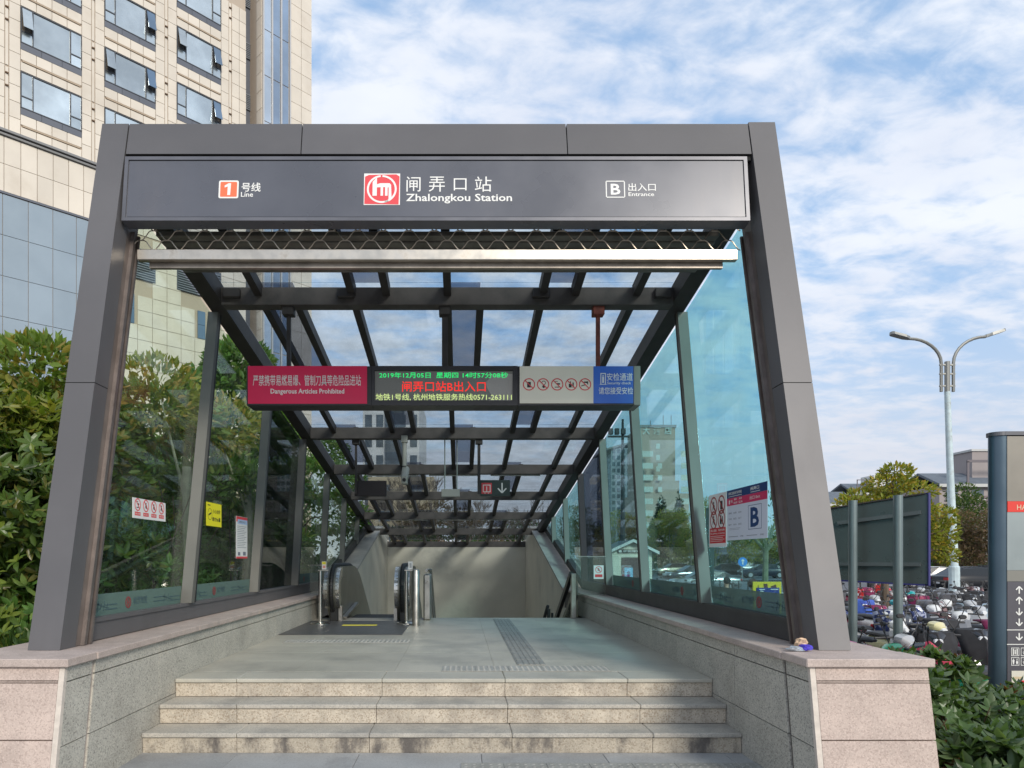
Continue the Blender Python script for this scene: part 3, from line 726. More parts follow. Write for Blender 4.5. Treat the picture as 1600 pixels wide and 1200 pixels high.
t = thing('notice_lightbox', 'crimson hanging lightbox warning against dangerous articles, left of the screen', 'sign', (hs(481), HD, zb))
m = MB().box(hs(385),hs(581),HD+.0,HD+.26,zb,zt,bev=.004); m.build('casing', M_CASE, t)
m = MB().box(hs(387.5),hs(573.5),HD-.006,HD+.02,zb+.018,zt-.0); m.build('sign_face', M_CRIM, t)
F = Face((hs(385),HD-.006,zb),(1,0,0),(0,0,1)); g = lambda x: hs(x)-hs(385); h = lambda y: hz_(y)-zb
m = MB(); F.text(m,'严禁携带易燃易爆、管制刀具等危险品进站',g(395.5),g(564),h(603),h(586),.0015,.006); m.build('lettering', M_WHITE, t, fixn=False)
m = MB(); F.text(m,'Dangerous Articles Prohibited',g(423),g(538),h(617.5),h(607.5),.0015,.02); m.build('lettering', M_WHITE, t, fixn=False)
rod(t, hs(446), zr(7.2)-.02, zt)
t = thing('led_display', 'black framed hanging screen showing date and station in green and red', 'screen', (hs(693), HD, zb))
m = MB(); a,b_ = hs(581),hs(809)
m.box(a,b_,HD+.05,HD+.26,zb-.0,zt-.0); m.box(a,b_,HD-.01,HD+.05,zt-.045,zt); m.box(a,b_,HD-.01,HD+.05,zb,zb+.05); m.box(a,hs(585.5),HD-.01,HD+.05,zb+.05,zt-.045); m.box(hs(801),b_,HD-.01,HD+.05,zb+.05,zt-.045)
m.build('casing', M_CASE, t)
m = MB().box(hs(585.5),hs(801),HD+.03,HD+.049,zb+.05,zt-.045); m.build('screen_face', mat('led_matrix',(.12,.125,.12),.35,emit=(.09,.095,.09),estr=.6), t)
m = MB(); F = Face((hs(385),HD+.029,zb),(1,0,0),(0,0,1))
F.poly(m,[(g(764),h(583)),(g(801),h(583)),(g(800.5),h(625)),(g(764),h(625)),(g(768),h(616)),(g(761),h(605)),(g(759.5),h(596)),(g(766),h(589))],0,.0008); m.build('bare_patch', mat('led_patch',(.33,.33,.32),.5,emit=(.3,.3,.29),estr=.25), t)
LG = mat('led_green',(.0,.3,.08),.5,emit=(.02,.95,.22),estr=1.0); LR = mat('led_red',(.3,.0,.0),.5,emit=(1.,.03,.02),estr=1.1); LY = mat('led_yellow',(.3,.3,.1),.5,emit=(.75,.95,.35),estr=.9)
for body,x0,x1,y0,y1,mt in (('2019年12月05日',592,672.5,589.5,580.5,LG),('星期四',681.5,716,589.5,580.5,LG),('14时57分08秒',723,794,589.5,580.5,LG),('闸弄口站B出入口',628,759,611,594.5,LR),('地铁1号线, 杭州地铁服务热线0571-263111',586.5,800,625,614,LY)):
    m = MB(); F.text(m,body,g(x0),g(x1),h(y0),h(y1),.0016,.006); m.build('lettering', mt, t, fixn=False)
m = MB()
for k in range(38): zz_ = zb+.052+k*.0085; F.rect(m,g(586),g(800.5),zz_-zb,zz_-zb+.0022,.003,.0035)
o = m.build('matrix_lines', mat('led_gap',(.03,.03,.03),.8), t); o['kind'] = 'stuff'
rod(t, hs(694.5), zr(7.2)-.02, zt, w=.06)
t = thing('security_lightbox', 'hanging lightbox with five prohibition symbols and blue security check end', 'sign', (hs(905), HD, zb))
m = MB().box(hs(809.5),hs(990),HD+.0,HD+.26,zb,zt,bev=.003); m.build('casing', M_CASE, t)
m = MB().box(hs(989.8),hs(1000.5),HD-.012,HD+.27,zb,zt,bev=.004); m.build('end_cap', M_CASEL, t)
m = MB().box(hs(812),hs(927),HD-.006,HD+.02,zb+.022,zt-.003); m.build('white_face', M_LBW, t)
m = MB().box(hs(927.2),hs(989.5),HD-.006,HD+.02,zb+.022,zt-.003); m.build('blue_face', M_LBB, t)
F = Face((hs(385),HD-.006,zb),(1,0,0),(0,0,1))
for i,xc in enumerate((826.5,848.5,870.5,892.5,914)):
    r = MB(); k_ = MB(); prohib(F, r, k_, g(xc), h(600.8), 9.6*HD/FPX, .0012, i)
    q = r.build('prohibition_symbol', M_REDV, t); k_.build('pictogram', M_BLK, q)
for body,x0,x1,y0,y1,bd in (('安检通道',948,988.3,595,583,.007),('Security check',948.5,986,602,596.5,.012),('请您接受安检',935.3,989,616.3,605.2,.007)):
    m = MB(); F.text(m,body,g(x0),g(x1),h(y0),h(y1),.0015,bd); m.build('lettering', M_WHITE, t, fixn=False)
m = MB(); F.rect(m,g(938),g(946.5),h(584.6),h(583),0,.001); F.rect(m,g(938),g(939.4),h(600.5),h(584.6),0,.001); F.rect(m,g(945.1),g(946.5),h(600.5),h(584.6),0,.001); F.rect(m,g(937),g(947.5),h(601.2),h(600.3),0,.0012)
F.disc(m,g(942.2),h(587.5),.008,0,.001,8); F.rect(m,g(940.8),g(943.6),h(598.5),h(589),0,.001); m.build('security_gate_symbol', M_WHITE, t)
rod(t, hs(938.5), zr(7.2)-.02, zt, mat('rust_red_rod',(.23,.06,.04),.7,var=.3,vscale=15))

# farther hanging things
def q3(x,y,D): return S(x,y,D)
t = thing('direction_sign', 'small dark hanging sign with red train symbol and white down arrow', 'sign', tuple(q3(774,775,11.6)))
a = q3(750.5,775,11.6); b_ = q3(797,750,11.6)
m = MB().box(a.x,b_.x,11.6,11.7,a.z,b_.z,bev=.004); m.build('sign_face', mat('dark_green_face',(.025,.045,.04),.4), t)
F = Face((a.x,11.6,a.z),(1,0,0),(0,0,1)); k = 11.6/FPX
p = MB(); F.rect(p,1.8*k,18*k,3.5*k,20.5*k,.0005,.002); ts = p.build('train_symbol', M_REDV, t)
p = MB(); F.rect(p,4*k,16*k,16.5*k,17.8*k,.0025,.003); F.rect(p,4*k,16*k,6*k,7.2*k,.0025,.003); F.rect(p,4*k,5.2*k,7.2*k,16.5*k,.0025,.003); F.rect(p,14.8*k,16*k,7.2*k,16.5*k,.0025,.003); F.rect(p,9.4*k,10.6*k,7.2*k,15*k,.0026,.003); F.rect(p,6.5*k,8*k,4*k,5*k,.0026,.003); F.rect(p,12*k,13.5*k,4*k,5*k,.0026,.003); p.build('train_outline', M_WHITE, ts)
p = MB(); F.rect(p,33*k,35*k,6*k,20.5*k,.0005,.002); F.line(p,34*k,5*k,27.5*k,12*k,2*k,.0005,.002); F.line(p,34*k,5*k,40.5*k,12*k,2*k,.0021,.003); p.build('down_arrow', M_WHITE, t)
rod(t, q3(748.5,0,11.45).x, zr(11.4)-.02, a.z+.02, y=11.5, w=.05)
t = thing('blank_sign', 'small dark hanging sign seen from its unlit side, left of the camera', 'sign', tuple(q3(580,775,11.6)))
a = q3(554,775,11.6); b_ = q3(603,751,11.6)
m = MB().box(a.x,b_.x,11.6,11.72,a.z,b_.z,bev=.004); m.build('sign_face', mat('dark_brown_face',(.02,.014,.016),.5), t)
rod(t, q3(555.5,0,11.5).x, zr(11.4)-.02, a.z+.03, y=11.55, w=.035)
t = thing('security_camera', 'white bullet camera hanging from a long bracket under the roof', 'camera', tuple(q3(633,755,11.3)))
m = MB(); a = q3(632,683,11.3); b_ = q3(632,728,11.3); m.tube([b_, a], .035, 8); m.box(a.x-.05,a.x+.05,11.25,11.35,a.z-.09,a.z+.02); m.build('bracket', mat('off_white_metal',(.42,.42,.37),.5), t)
m = MB(); c0 = q3(633,733,11.25); m.tube([c0+Vector((0,.12,.02)), c0+Vector((.0,-.12,-.17))], .062, 10); m.box(c0.x-.045,c0.x+.045,c0.y-.2,c0.y+.02,c0.z-.26,c0.z-.13,bev=.01); m.build('camera_body', mat('off_white_metal'), t)
m = MB(); m.tube([c0+Vector((0,-.19,-.2)), c0+Vector((0,-.215,-.2))], .03, 10); m.build('lens', M_RUB, t)
t = thing('hanging_speaker', 'small pale box hanging on two thin rods at the roof centre', 'speaker', tuple(q3(704,777,11.5)))
a = q3(689.5,776,11.5); b_ = q3(718.5,764,11.5); m = MB().box(a.x,b_.x,11.5,11.6,a.z,b_.z,bev=.008); m.build('speaker_box', mat('off_white_metal'), t)
for x in (695,714): m = MB(); c0 = q3(x,765,11.55); m.tube([c0, (c0.x,11.55,zr(11.5))], .011, 6); m.build('rod', mat('zinc_rod',(.45,.44,.38),.4,.8), t)
nm = {0:'leftmost',1:'middle',2:'rightmost'}
for y,zo,rowname in ((13.70,.0,'nearer'),(17.95,.0,'farther')):
    for i,xc in enumerate((-1.38,-.14,1.1)):
        z = zr(y)+.02
        t = thing('tube_light', '%s unlit tube light on the %s row under the canopy roof' % (nm[i], rowname), 'light', (xc,y,z), group='tube lights under the canopy')
        m = MB().box(xc-.52,xc+.52,y,y+.09,z,z+.10,bev=.01); m.build('light_body', mat('tube_white',(.62,.61,.55),.5), t)
        m = MB().tube([(xc-.5,y+.045,z-.018),(xc+.5,y+.045,z-.018)],.018,8); m.build('tube', mat('tube_glass',(.75,.75,.72),.3), t)
        for q in (-.56,.56): m = MB().box(xc+q-.03,xc+q+.03,y+.01,y+.08,z+.01,z+.09); m.build('end_cap', M_RUB, t)

# ================================================================== glass notices
def wallface(side, x_, y_, z_):
    s = 1 if side>0 else -1
    return Face((x_, y_, z_), (0,-s,0), (0,.235,1))
def notice(name, label, side, pts_px, build):
    """pts_px: near/far pixel corner estimates -> y positions on the inner glass plane"""
    s = 1 if side>0 else -1; xg = CX+s*(XG+.0575)
    (xa, yta, yba), (xb, ytb, ybb) = pts_px          # left and right edges in the photo
    Da = xg*FPX/(xa-720); Db = xg*FPX/(xb-720)
    za0 = E+(872-yba)*Da/FPX; za1 = E+(872-yta)*Da/FPX; zb0 = E+(872-ybb)*Db/FPX
    zb1 = E+(872-ytb)*Db/FPX
    w_ = abs(Da-Db); h_ = ((za1-za0)+(zb1-zb0))/2; z0 = (za0+zb0)/2
    t = thing(name, label, 'notice', (xg, (Da+Db)/2, z0))
    F = Face((xg-s*.0, Da, z0), (0,-s,0), (0,0,1))
    build(t, F, w_, h_); return t
def nb1(t, F, w, h):
    m = MB(); F.rect(m,0,w,0,h,0,.003); m.build('paper', mat('notice_paper',(.78,.78,.76),.5), t)
    for i in range(4):
        r = MB(); k_ = MB(); cx_ = w*(.14+.24*i); cb_ = h*.68; 
        prohib(F, r, k_, cx_, cb_, w*.085, .0035, 2 if i==0 else 5); q = r.build('prohibition_symbol', M_REDV, t); k_.build('pictogram', M_BLK, q)
        m = MB(); F.rect(m,cx_-w*.08,cx_+w*.08,h*.14,h*.32,.0032,.004); q = m.build('red_caption', M_REDV, t)
        m = MB(); F.text(m,('禁止吸烟','禁止饮食','禁止推车','禁带宠物')[i],cx_-w*.065,cx_+w*.065,h*.19,h*.27,.0046,.01); m.build('lettering', M_WHITE, q, fixn=False)
notice('notice_sticker', 'white sticker with four red prohibition symbols on the left glass', -1, ((206.5,776,808),(258,787,816)), nb1)
def nb2(t, F, w, h):
    m = MB(); F.rect(m,0,w,0,h,0,.003); m.build('paper', mat('yellow_paper',(.85,.78,.02),.5), t)
    m = MB(); F.text(m,'小心台阶',w*.40,w*.92,h*.56,h*.74,.004,.015); F.text(m,'请勿倚靠',w*.36,w*.92,h*.22,h*.40,.004,.015); F.rect(m,w*.08,w*.25,h*.86,h*.9,.0035,.004)
    F.poly(m,[(w*.12,h*.42),(w*.3,h*.52),(w*.32,h*.6),(w*.14,h*.5)],.0035,.004); F.ring(m,w*.22,h*.5,w*.13,w*.14,.0035,.004,n=16); m.build('lettering', M_BLK, t, fixn=False, kind='stuff')
notice('yellow_notice', 'bright yellow notice on the left glass beside the first mullion', -1, ((322,783.5,820),(345.5,789,825)), nb2)
def nb3(t, F, w, h):
    m = MB(); F.rect(m,0,w,0,h,0,.003); m.build('paper', mat('notice_paper'), t)
    m = MB(); F.rect(m,0.003,w,h*.87,h*.995,.0032,.0038); m.build('red_corner', M_REDV, t)
    m = MB(); F.rect(m,w*.12,w*.98,h*.82,h*.93,.004,.0045); m.build('pale_blue_header', mat('pale_blue_print',(.45,.58,.80),.5), t)
    m = MB()
    for i in range(13): F.rect(m,w*.1,w*(.9-.1*(i%3)),h*(.76-i*.042),h*(.76-i*.042)+h*.01,.0032,.0037)
    F.text(m,'通知',w*.2,w*.8,h*.845,h*.9,.0048,.01); F.rect(m,w*.15,w*.35,h*.07,h*.15,.0032,.0037); F.rect(m,w*.6,w*.85,h*.07,h*.16,.0032,.0037); m.build('lettering', mat('grey_print',(.18,.2,.24),.6), t, fixn=False, kind='stuff')
    m = MB(); F.rect(m,0,w,0,h*.045,.0032,.0038); m.build('red_border', M_REDV, t)
notice('long_notice', 'tall narrow white notice with red bottom edge on the left glass', -1, ((368.5,806,872),(386,809,873)), nb3)
def nb4(t, F, w, h):
    m = MB(); F.rect(m,0,w,0,h,0,.003); m.build('paper', mat('notice_paper'), t)
    for i,(cx_,cb_) in enumerate(((.28,.78),(.72,.78),(.28,.51),(.72,.51))):
        r = MB(); k_ = MB(); prohib(F, r, k_, w*cx_, h*cb_, w*.2, .0035, (5,0,5,3)[i]); q = r.build('prohibition_symbol', mat('dark_red_print',(.35,.03,.03),.5), t); k_.build('pictogram', M_BLK, q)
    m = MB(); F.rect(m,w*.05,w*.95,h*.07,h*.36,.0032,.004); q = m.build('red_caption', mat('caption_red',(.6,.02,.03),.5), t)
    m = MB(); F.text(m,'禁止逗留、堆放杂物',w*.1,w*.9,h*.29,h*.335,.0048,.01); F.text(m,'No parking or stacking',w*.1,w*.9,h*.235,h*.27,.0048,.015)
    for i in range(4): F.rect(m,w*.1,w*(.9-.1*(i%2)),h*(.20-i*.032),h*(.20-i*.032)+h*.008,.0045,.005)
    m.build('lettering', M_WHITE, q, fixn=False, kind='stuff')
notice('prohibition_poster', 'white poster with four prohibition rings over a red block on right glass', 1, ((1108.5,775,857),(1136,767.5,852)), nb4)
def nb5(t, F, w, h):
    navy = mat('navy_print',(.012,.05,.17),.5)
    m = MB(); F.rect(m,0,w,0,h,0,.003); m.build('paper', mat('poster_paper',(.68,.71,.80),.5), t)
    m = MB(); F.rect(m,0,w,h*.84,h,.0032,.004); hd_ = m.build('navy_header', navy, t)
    m = MB(); F.text(m,'闸弄口站首末班车时刻表',w*.05,w*.40,h*.90,h*.96,.0048,.015); F.text(m,'闸弄口',w*.62,w*.82,h*.90,h*.965,.0048,.015); F.rect(m,w*.05,w*.40,h*.865,h*.875,.0045,.005); F.rect(m,w*.62,w*.84,h*.865,h*.875,.0045,.005); m.build('lettering', M_WHITE, hd_, fixn=False, kind='stuff')
    m = MB(); F.rect(m,0,w,h*.69,h*.838,.0032,.004); q = m.build('red_band', mat('rose_red_print',(.62,.03,.12),.5), t)
    m = MB(); F.text(m,'1',w*.06,w*.09,h*.72,h*.80,.0048,.02); F.text(m,'号线',w*.11,w*.16,h*.74,h*.80,.0048,.02)
    for i in range(2): F.text(m,('首班','末班')[i],w*(.2+.13*i),w*(.28+.13*i),h*.78,h*.82,.0048,.02); F.text(m,('06:05','22:36')[i],w*(.19+.13*i),w*(.29+.13*i),h*.715,h*.755,.0048,.02)
    F.text(m,'出口 Exit',w*.60,w*.84,h*.735,h*.80,.0048,.01); m.build('lettering', M_WHITE, q, fixn=False, kind='stuff')
    m = MB()
    for r_ in range(3):
        for c_,tx in enumerate((('湘湖','06:08','22:41'),('下沙江滨','06:21','22:17'),('临平','06:14','22:23'))[r_]): F.text(m,tx,w*(.05+.13*c_),w*(.13+.13*c_),h*(.52-.115*r_),h*(.555-.115*r_),.0035,.01)
    for i in range(2): F.rect(m,w*.07,w*(.36-.03*i),h*(.23-.025*i),h*(.235-.025*i),.0032,.0036); F.rect(m,w*.05+i*w*.47,w*.3+i*w*.47,h*.065,h*.075,.0032,.0036); F.text(m,'杭港地铁',w*(.36+.48*i),w*(.44+.48*i),h*.055,h*.085,.0035,.01)
    m.build('timetable_print', mat('grey_print'), t, fixn=False, kind='stuff')
    m = MB(); a0,a1,b0,b1 = w*.56,w*.87,h*.18,h*.63; e_=.004
    F.rect(m,a0,a1,b0,b0+e_,.0032,.004); F.rect(m,a0,a1,b1-e_,b1,.0032,.004); F.rect(m,a0,a0+e_,b0+e_,b1-e_,.0032,.004); F.rect(m,a1-e_,a1,b0+e_,b1-e_,.0032,.004); q = m.build('letter_frame', navy, t)
    m = MB(); F.text(m,'B',w*.615,w*.815,h*.22,h*.585,.004,.03); m.build('lettering', navy, q, fixn=False)
notice('timetable_poster', 'navy and white timetable poster with a large letter B on right glass', 1, ((1136.5,767,845),(1200,752,840)), nb5)

# litter on the right pier
t = thing('crumpled_wrapper', 'crumpled blue and tan snack wrapper lying at the foot of the right pillar', 'litter', (2.2,4.42,WZ))
def crump(c, sx0, sy0, sz0, seed):
    g_ = random.Random(seed); bm = bmesh.new(); bmesh.ops.create_icosphere(bm, subdivisions=2, radius=1)
    for v in bm.verts:
        k_ = .6+.6*g_.random(); v.co = Vector((c[0]+v.co.x*sx0*k_, c[1]+v.co.y*sy0*k_, max(WZ+.001, c[2]+v.co.z*sz0*k_)))
    bm.verts.index_update(); m = MB().add([v.co[:] for v in bm.verts], [[v.index for v in f.verts] for f in bm.faces]); bm.free(); return m
crump((2.17,4.40,WZ+.015),.07,.035,.02,3).build('silver_foil', mat('crumpled_foil',(.45,.5,.55),.3,.5,var=.3,vscale=60), t)
crump((2.225,4.41,WZ+.02),.045,.035,.025,5).build('blue_foil', mat('blue_wrapper',(.06,.04,.45),.35,var=.3,vscale=60), t)
crump((2.215,4.44,WZ+.05),.05,.03,.04,9).build('tan_paper', mat('tan_wrapper',(.55,.38,.25),.6,var=.3,vscale=50), t)

# ================================================================== escalator
esc = thing('escalator', 'stainless escalator with black handrails going down on the left of the landing', 'escalator', (-1.45,10.9,LZ))
M_ESCP = mat('escalator_panel', (.24,.235,.20), .32, .7, var=.06, vscale=3)
def esc_prof(y):    # height of handrail top over y
    if y < 12.2: return LZ+.86
    if y < 13.4:
        t = (y-12.2)/1.2; return LZ+.86-.577*1.2*t*t/2*1.0
    return LZ+.86-.577*.6-.577*(y-13.4)
for s,xa,xb in ((-1,-2.14,-1.90),(1,-1.04,-.80)):
    bl = link('balustrade', None, esc); bl.location = ((xa+xb)/2+1.45, 0, 0)
    ys = [12.0+.2*i for i in range(22)]
    # rounded front newel
    cy, cz, rr_ = 10.98, LZ+.50, .36
    arc = [(cy+rr_*math.cos(R(a)), cz+rr_*math.sin(R(a))) for a in range(240, 89, -10)]
    top = [(y, esc_prof(y)) for y in ys]
    prof = arc+top+[(ys[-1], esc_prof(ys[-1])-1.1)]+[(13.6,-.75),(12.1,LZ-.04),(11.0,LZ-.02)]
    m = MB().prism([(xa+.03,y,z) for y,z in prof], (xb-xa-.06,0,0)); m.build('inner_panel', M_ESCP, bl)
    hr = [(cy-.02,cz-.38),]+[(cy+(rr_+.02)*math.cos(R(a)), cz+(rr_+.02)*math.sin(R(a))) for a in range(250, 89, -8)]+[(y, esc_prof(y)+.02) for y in ys]
    m = MB(); xm = (xa+xb)/2
    for i in range(len(hr)-1): m.bar((xm,hr[i][0],hr[i][1]), (xm,hr[i+1][0],hr[i+1][1]), .085, .03, up=(1,0,0)) if 0 else m.tube([(xm,hr[i][0],hr[i][1]),(xm,hr[i+1][0],hr[i+1][1])], .036, 8)
    m.build('handrail', M_RUB, bl)
    # chrome newel skin either side of the handrail
    for xx in (xa, xb-.055):
        sk = [(cy+(rr_)*math.cos(R(a)), cz+(rr_)*math.sin(R(a))) for a in range(235, 89, -8)]
        sk2 = [(cy+(rr_-.16)*math.cos(R(a)), cz+(rr_-.16)*math.sin(R(a))) for a in range(90, 236, 8)]
        m = MB(); 
        for i in range(len(sk)-1): 
            j = len(sk2)-1-i
            m.hexa([(xx,sk[i][0],sk[i][1]),(xx+.055,sk[i][0],sk[i][1]),(xx+.055,sk[i+1][0],sk[i+1][1]),(xx,sk[i+1][0],sk[i+1][1]),
                    (xx,sk2[j][0],sk2[j][1]),(xx+.055,sk2[j][0],sk2[j][1]),(xx+.055,sk2[j-1][0],sk2[j-1][1]),(xx,sk2[j-1][0],sk2[j-1][1])])
        m.build('chrome_newel', M_STEEL, bl)
    m = MB(); m.box(xa+.07,xb-.04,10.78,11.1,LZ,LZ+.24,bev=.01); m.build('control_box', M_RUB, bl)
    m = MB(); m.box(xb-.035,xb+.02,10.80,10.9,LZ,LZ+.24) if s<0 else m.box(xa-.02,xa+.03,10.80,10.9,LZ,LZ+.24); m.build('sensor_post', M_STEELB, bl)
    m = MB(); xx = xb if s<0 else xa
    m.hexa([(xx-.02,11.05,LZ+.02),(xx+.05,11.05,LZ+.02),(xx+.05,12.4,LZ+.16),(xx-.02,12.4,LZ+.16),(xx-.02,11.05,LZ+.05),(xx+.05,11.05,LZ+.05),(xx+.05,12.4,LZ+.20),(xx-.02,12.4,LZ+.20)]); m.build('skirt_strip', M_STEELB, bl)
m = MB().box(PX0+.005,-.76,8.83,10.75,LZ+.003,LZ+.009); m.build('floor_plate', mat('floor_plate_steel',(.125,.125,.125),.42,.5,var=.1,vscale=6,bump=.15,bscale=200), esc)
m = MB().box(-1.74,-1.235,9.98,10.12,LZ+.0095,LZ+.012); m.build('yellow_line', mat('yellow_tape',(.75,.66,.05),.6,var=.15,vscale=14), esc)
m = MB()
for k in range(22):
    y = 11.3+k*.35; z = LZ-.02 if k<3 else LZ-.02-.2*(k-2)
    m.box(-1.88,-1.05,y,y+.36,z-.3,z)
o = m.build('step_band', mat('escalator_step',(.05,.05,.05),.5,.5), esc); o['kind'] = 'stuff'
# barrier posts with round feet
def post(x, y, zt_, label, sticker):
    t = thing('barrier_post', label, 'post', (x,y,LZ), group='posts in front of the escalator')
    MB().lathe((x,y,LZ+.009),[(.15,0),(.15,.012),(.12,.022),(.03,.035)],24).smooth().build('base_disc', M_STEEL, t)
    MB().lathe((x,y,LZ+.03),[(.026,0),(.026,zt_-LZ-.03)],14).smooth().build('pole', M_STEEL, t)
    m = MB().box(x-.03,x+.12,y-.015,y+.02,zt_-.0,zt_+.012); m.build('holder', M_STEELB, t)
    F = Face((x+.03,y-.02,zt_+.02),(1,0,0),(0,0,1)); m = MB(); F.rect(m,0,.065,0,.12,0,.006); pl_ = m.build('sign_plate', mat('notice_paper'), t)
    m = MB()
    if sticker: F.rect(m,.004,.061,.075,.116,.0065,.0075); m.build('yellow_field', mat('yellow_tape'), pl_); m = MB(); F.rect(m,.012,.053,.02,.06,.0065,.0075); m.build('pale_red_field', mat('pale_red',(.7,.3,.25),.6), pl_)
    else:
        F.text(m,'请站稳',.018,.048,.02,.10,.007,.01); m.build('lettering', mat('grey_print'), pl_, fixn=False)
post(-2.10,10.2,E-.19,'thin stainless post with yellow sticker left of the escalator entry',True)
post(-.82,10.3,E-.19,'thin stainless post with white sign right of the escalator entry',False)
t = thing('stainless_column', 'thick round stainless bollard between the escalator and the stairs', 'bollard', (-.66,10.05,LZ))
MB().lathe((-.66,10.05,LZ),[(.055,0),(.055,.80),(.045,.825),(.01,.835)],20).smooth().build('column', M_STEELB, t)
t = thing('stair_handrail', 'stainless double handrail starting beside the thick bollard and going down', 'handrail', (-.58,11.3,LZ))
m = MB()
for zo in (.80,.62):
    m.tube([(-.55,10.9,LZ+zo),(-.5,11.3,LZ+zo)]+[(-.5,11.4+.5*i,LZ+zo-.0-.28*i) for i in range(1,9)], .024, 8)
m.build('rails', M_STEEL, t)
for k in range(4): m = MB().tube([(-.5,11.42+k*1.3,LZ-.15-.65*k),(-.5,11.42+k*1.3,LZ+.8-.68*k)],.02,8); m.build('baluster', M_STEELB, t)
m = MB().box(-.60,-.48,10.95,11.35,LZ,LZ+.74,bev=.02); m.build('end_panel', M_STEELB, t)
t = thing('wall_handrail', 'dark flat handrail sloping down from a steel post at the right wall', 'handrail', (1.9,11.4,LZ))
m = MB().box(1.83,1.91,11.30,11.38,LZ,LZ+.74,bev=.006); m.build('post', M_STEELB, t)
m = MB().bar((1.84,11.36,LZ+.73),(1.84,16.0,LZ-1.6),.06,.10); m.build('rail', mat('dark_rail',(.03,.03,.028),.4,.3), t)
m = MB().prism([(1.94,11.36,LZ+.0),(1.94,11.36,LZ+.70),(1.94,14.2,LZ-.72),(1.94,14.2,LZ-1.4)],(.012,0,0)); m.build('glass_panel', glassmat('grey_glass',(0.700,0.730,0.700),.6,dirt=.05), t)
t = thing('handrail_end', 'short black rail end rising from the stairs near the right wall', 'handrail', (1.55,11.9,0))
m = MB(); m.tube([(1.52,11.8,-.3),(1.52,11.8,.56),(1.52,11.95,.60),(1.52,12.3,.42),(1.52,15,-1.1)],.03,8); m.tube([(1.58,11.8,-.3),(1.58,11.8,.50)],.022,8); m.build('rail', M_RUB, t)
def gpanel(label, x0,x1,y,z0,z1, sticker=False):
    t = thing('glass_barrier', label, 'barrier', ((x0+x1)/2,y,z0))
    MB().box(x0,x1,y,y+.012,z0,z1).build('glass_sheet', glassmat('barrier_glass',(0.880,0.910,0.880),1.,base=(.5,.5,.45),basemix=.06,dirt=.05), t)
    MB().box(x0,x1,y-.002,y+.014,z1,z1+.008).build('edge_trim', M_STEELB, t)
    if sticker:
        F = Face((x0+.28 if x0>0 else x0,y-.004,z1-.36),(1,0,0),(0,0,1)); m = MB(); F.rect(m,0,.16,0,.22,0,.003); q = m.build('sticker', mat('notice_paper'), t)
        r = MB(); k_ = MB(); prohib(F,r,k_,.08,.15,.055,.0035,5); r.build('prohibition_symbol', M_REDV, q); k_.build('pictogram', M_BLK, q)
        m = MB(); F.rect(m,.02,.14,.03,.075,.0032,.004); m.build('red_caption', M_REDV, q)
    return t
gpanel('clear glass barrier panel between the left wall and the escalator', -2.42,-2.14,10.95,LZ+.42,LZ+.88)
gpanel('clear glass barrier panel with a red prohibition sticker at the right wall', 1.86,2.33,11.0,LZ+.40,LZ+1.02,True)
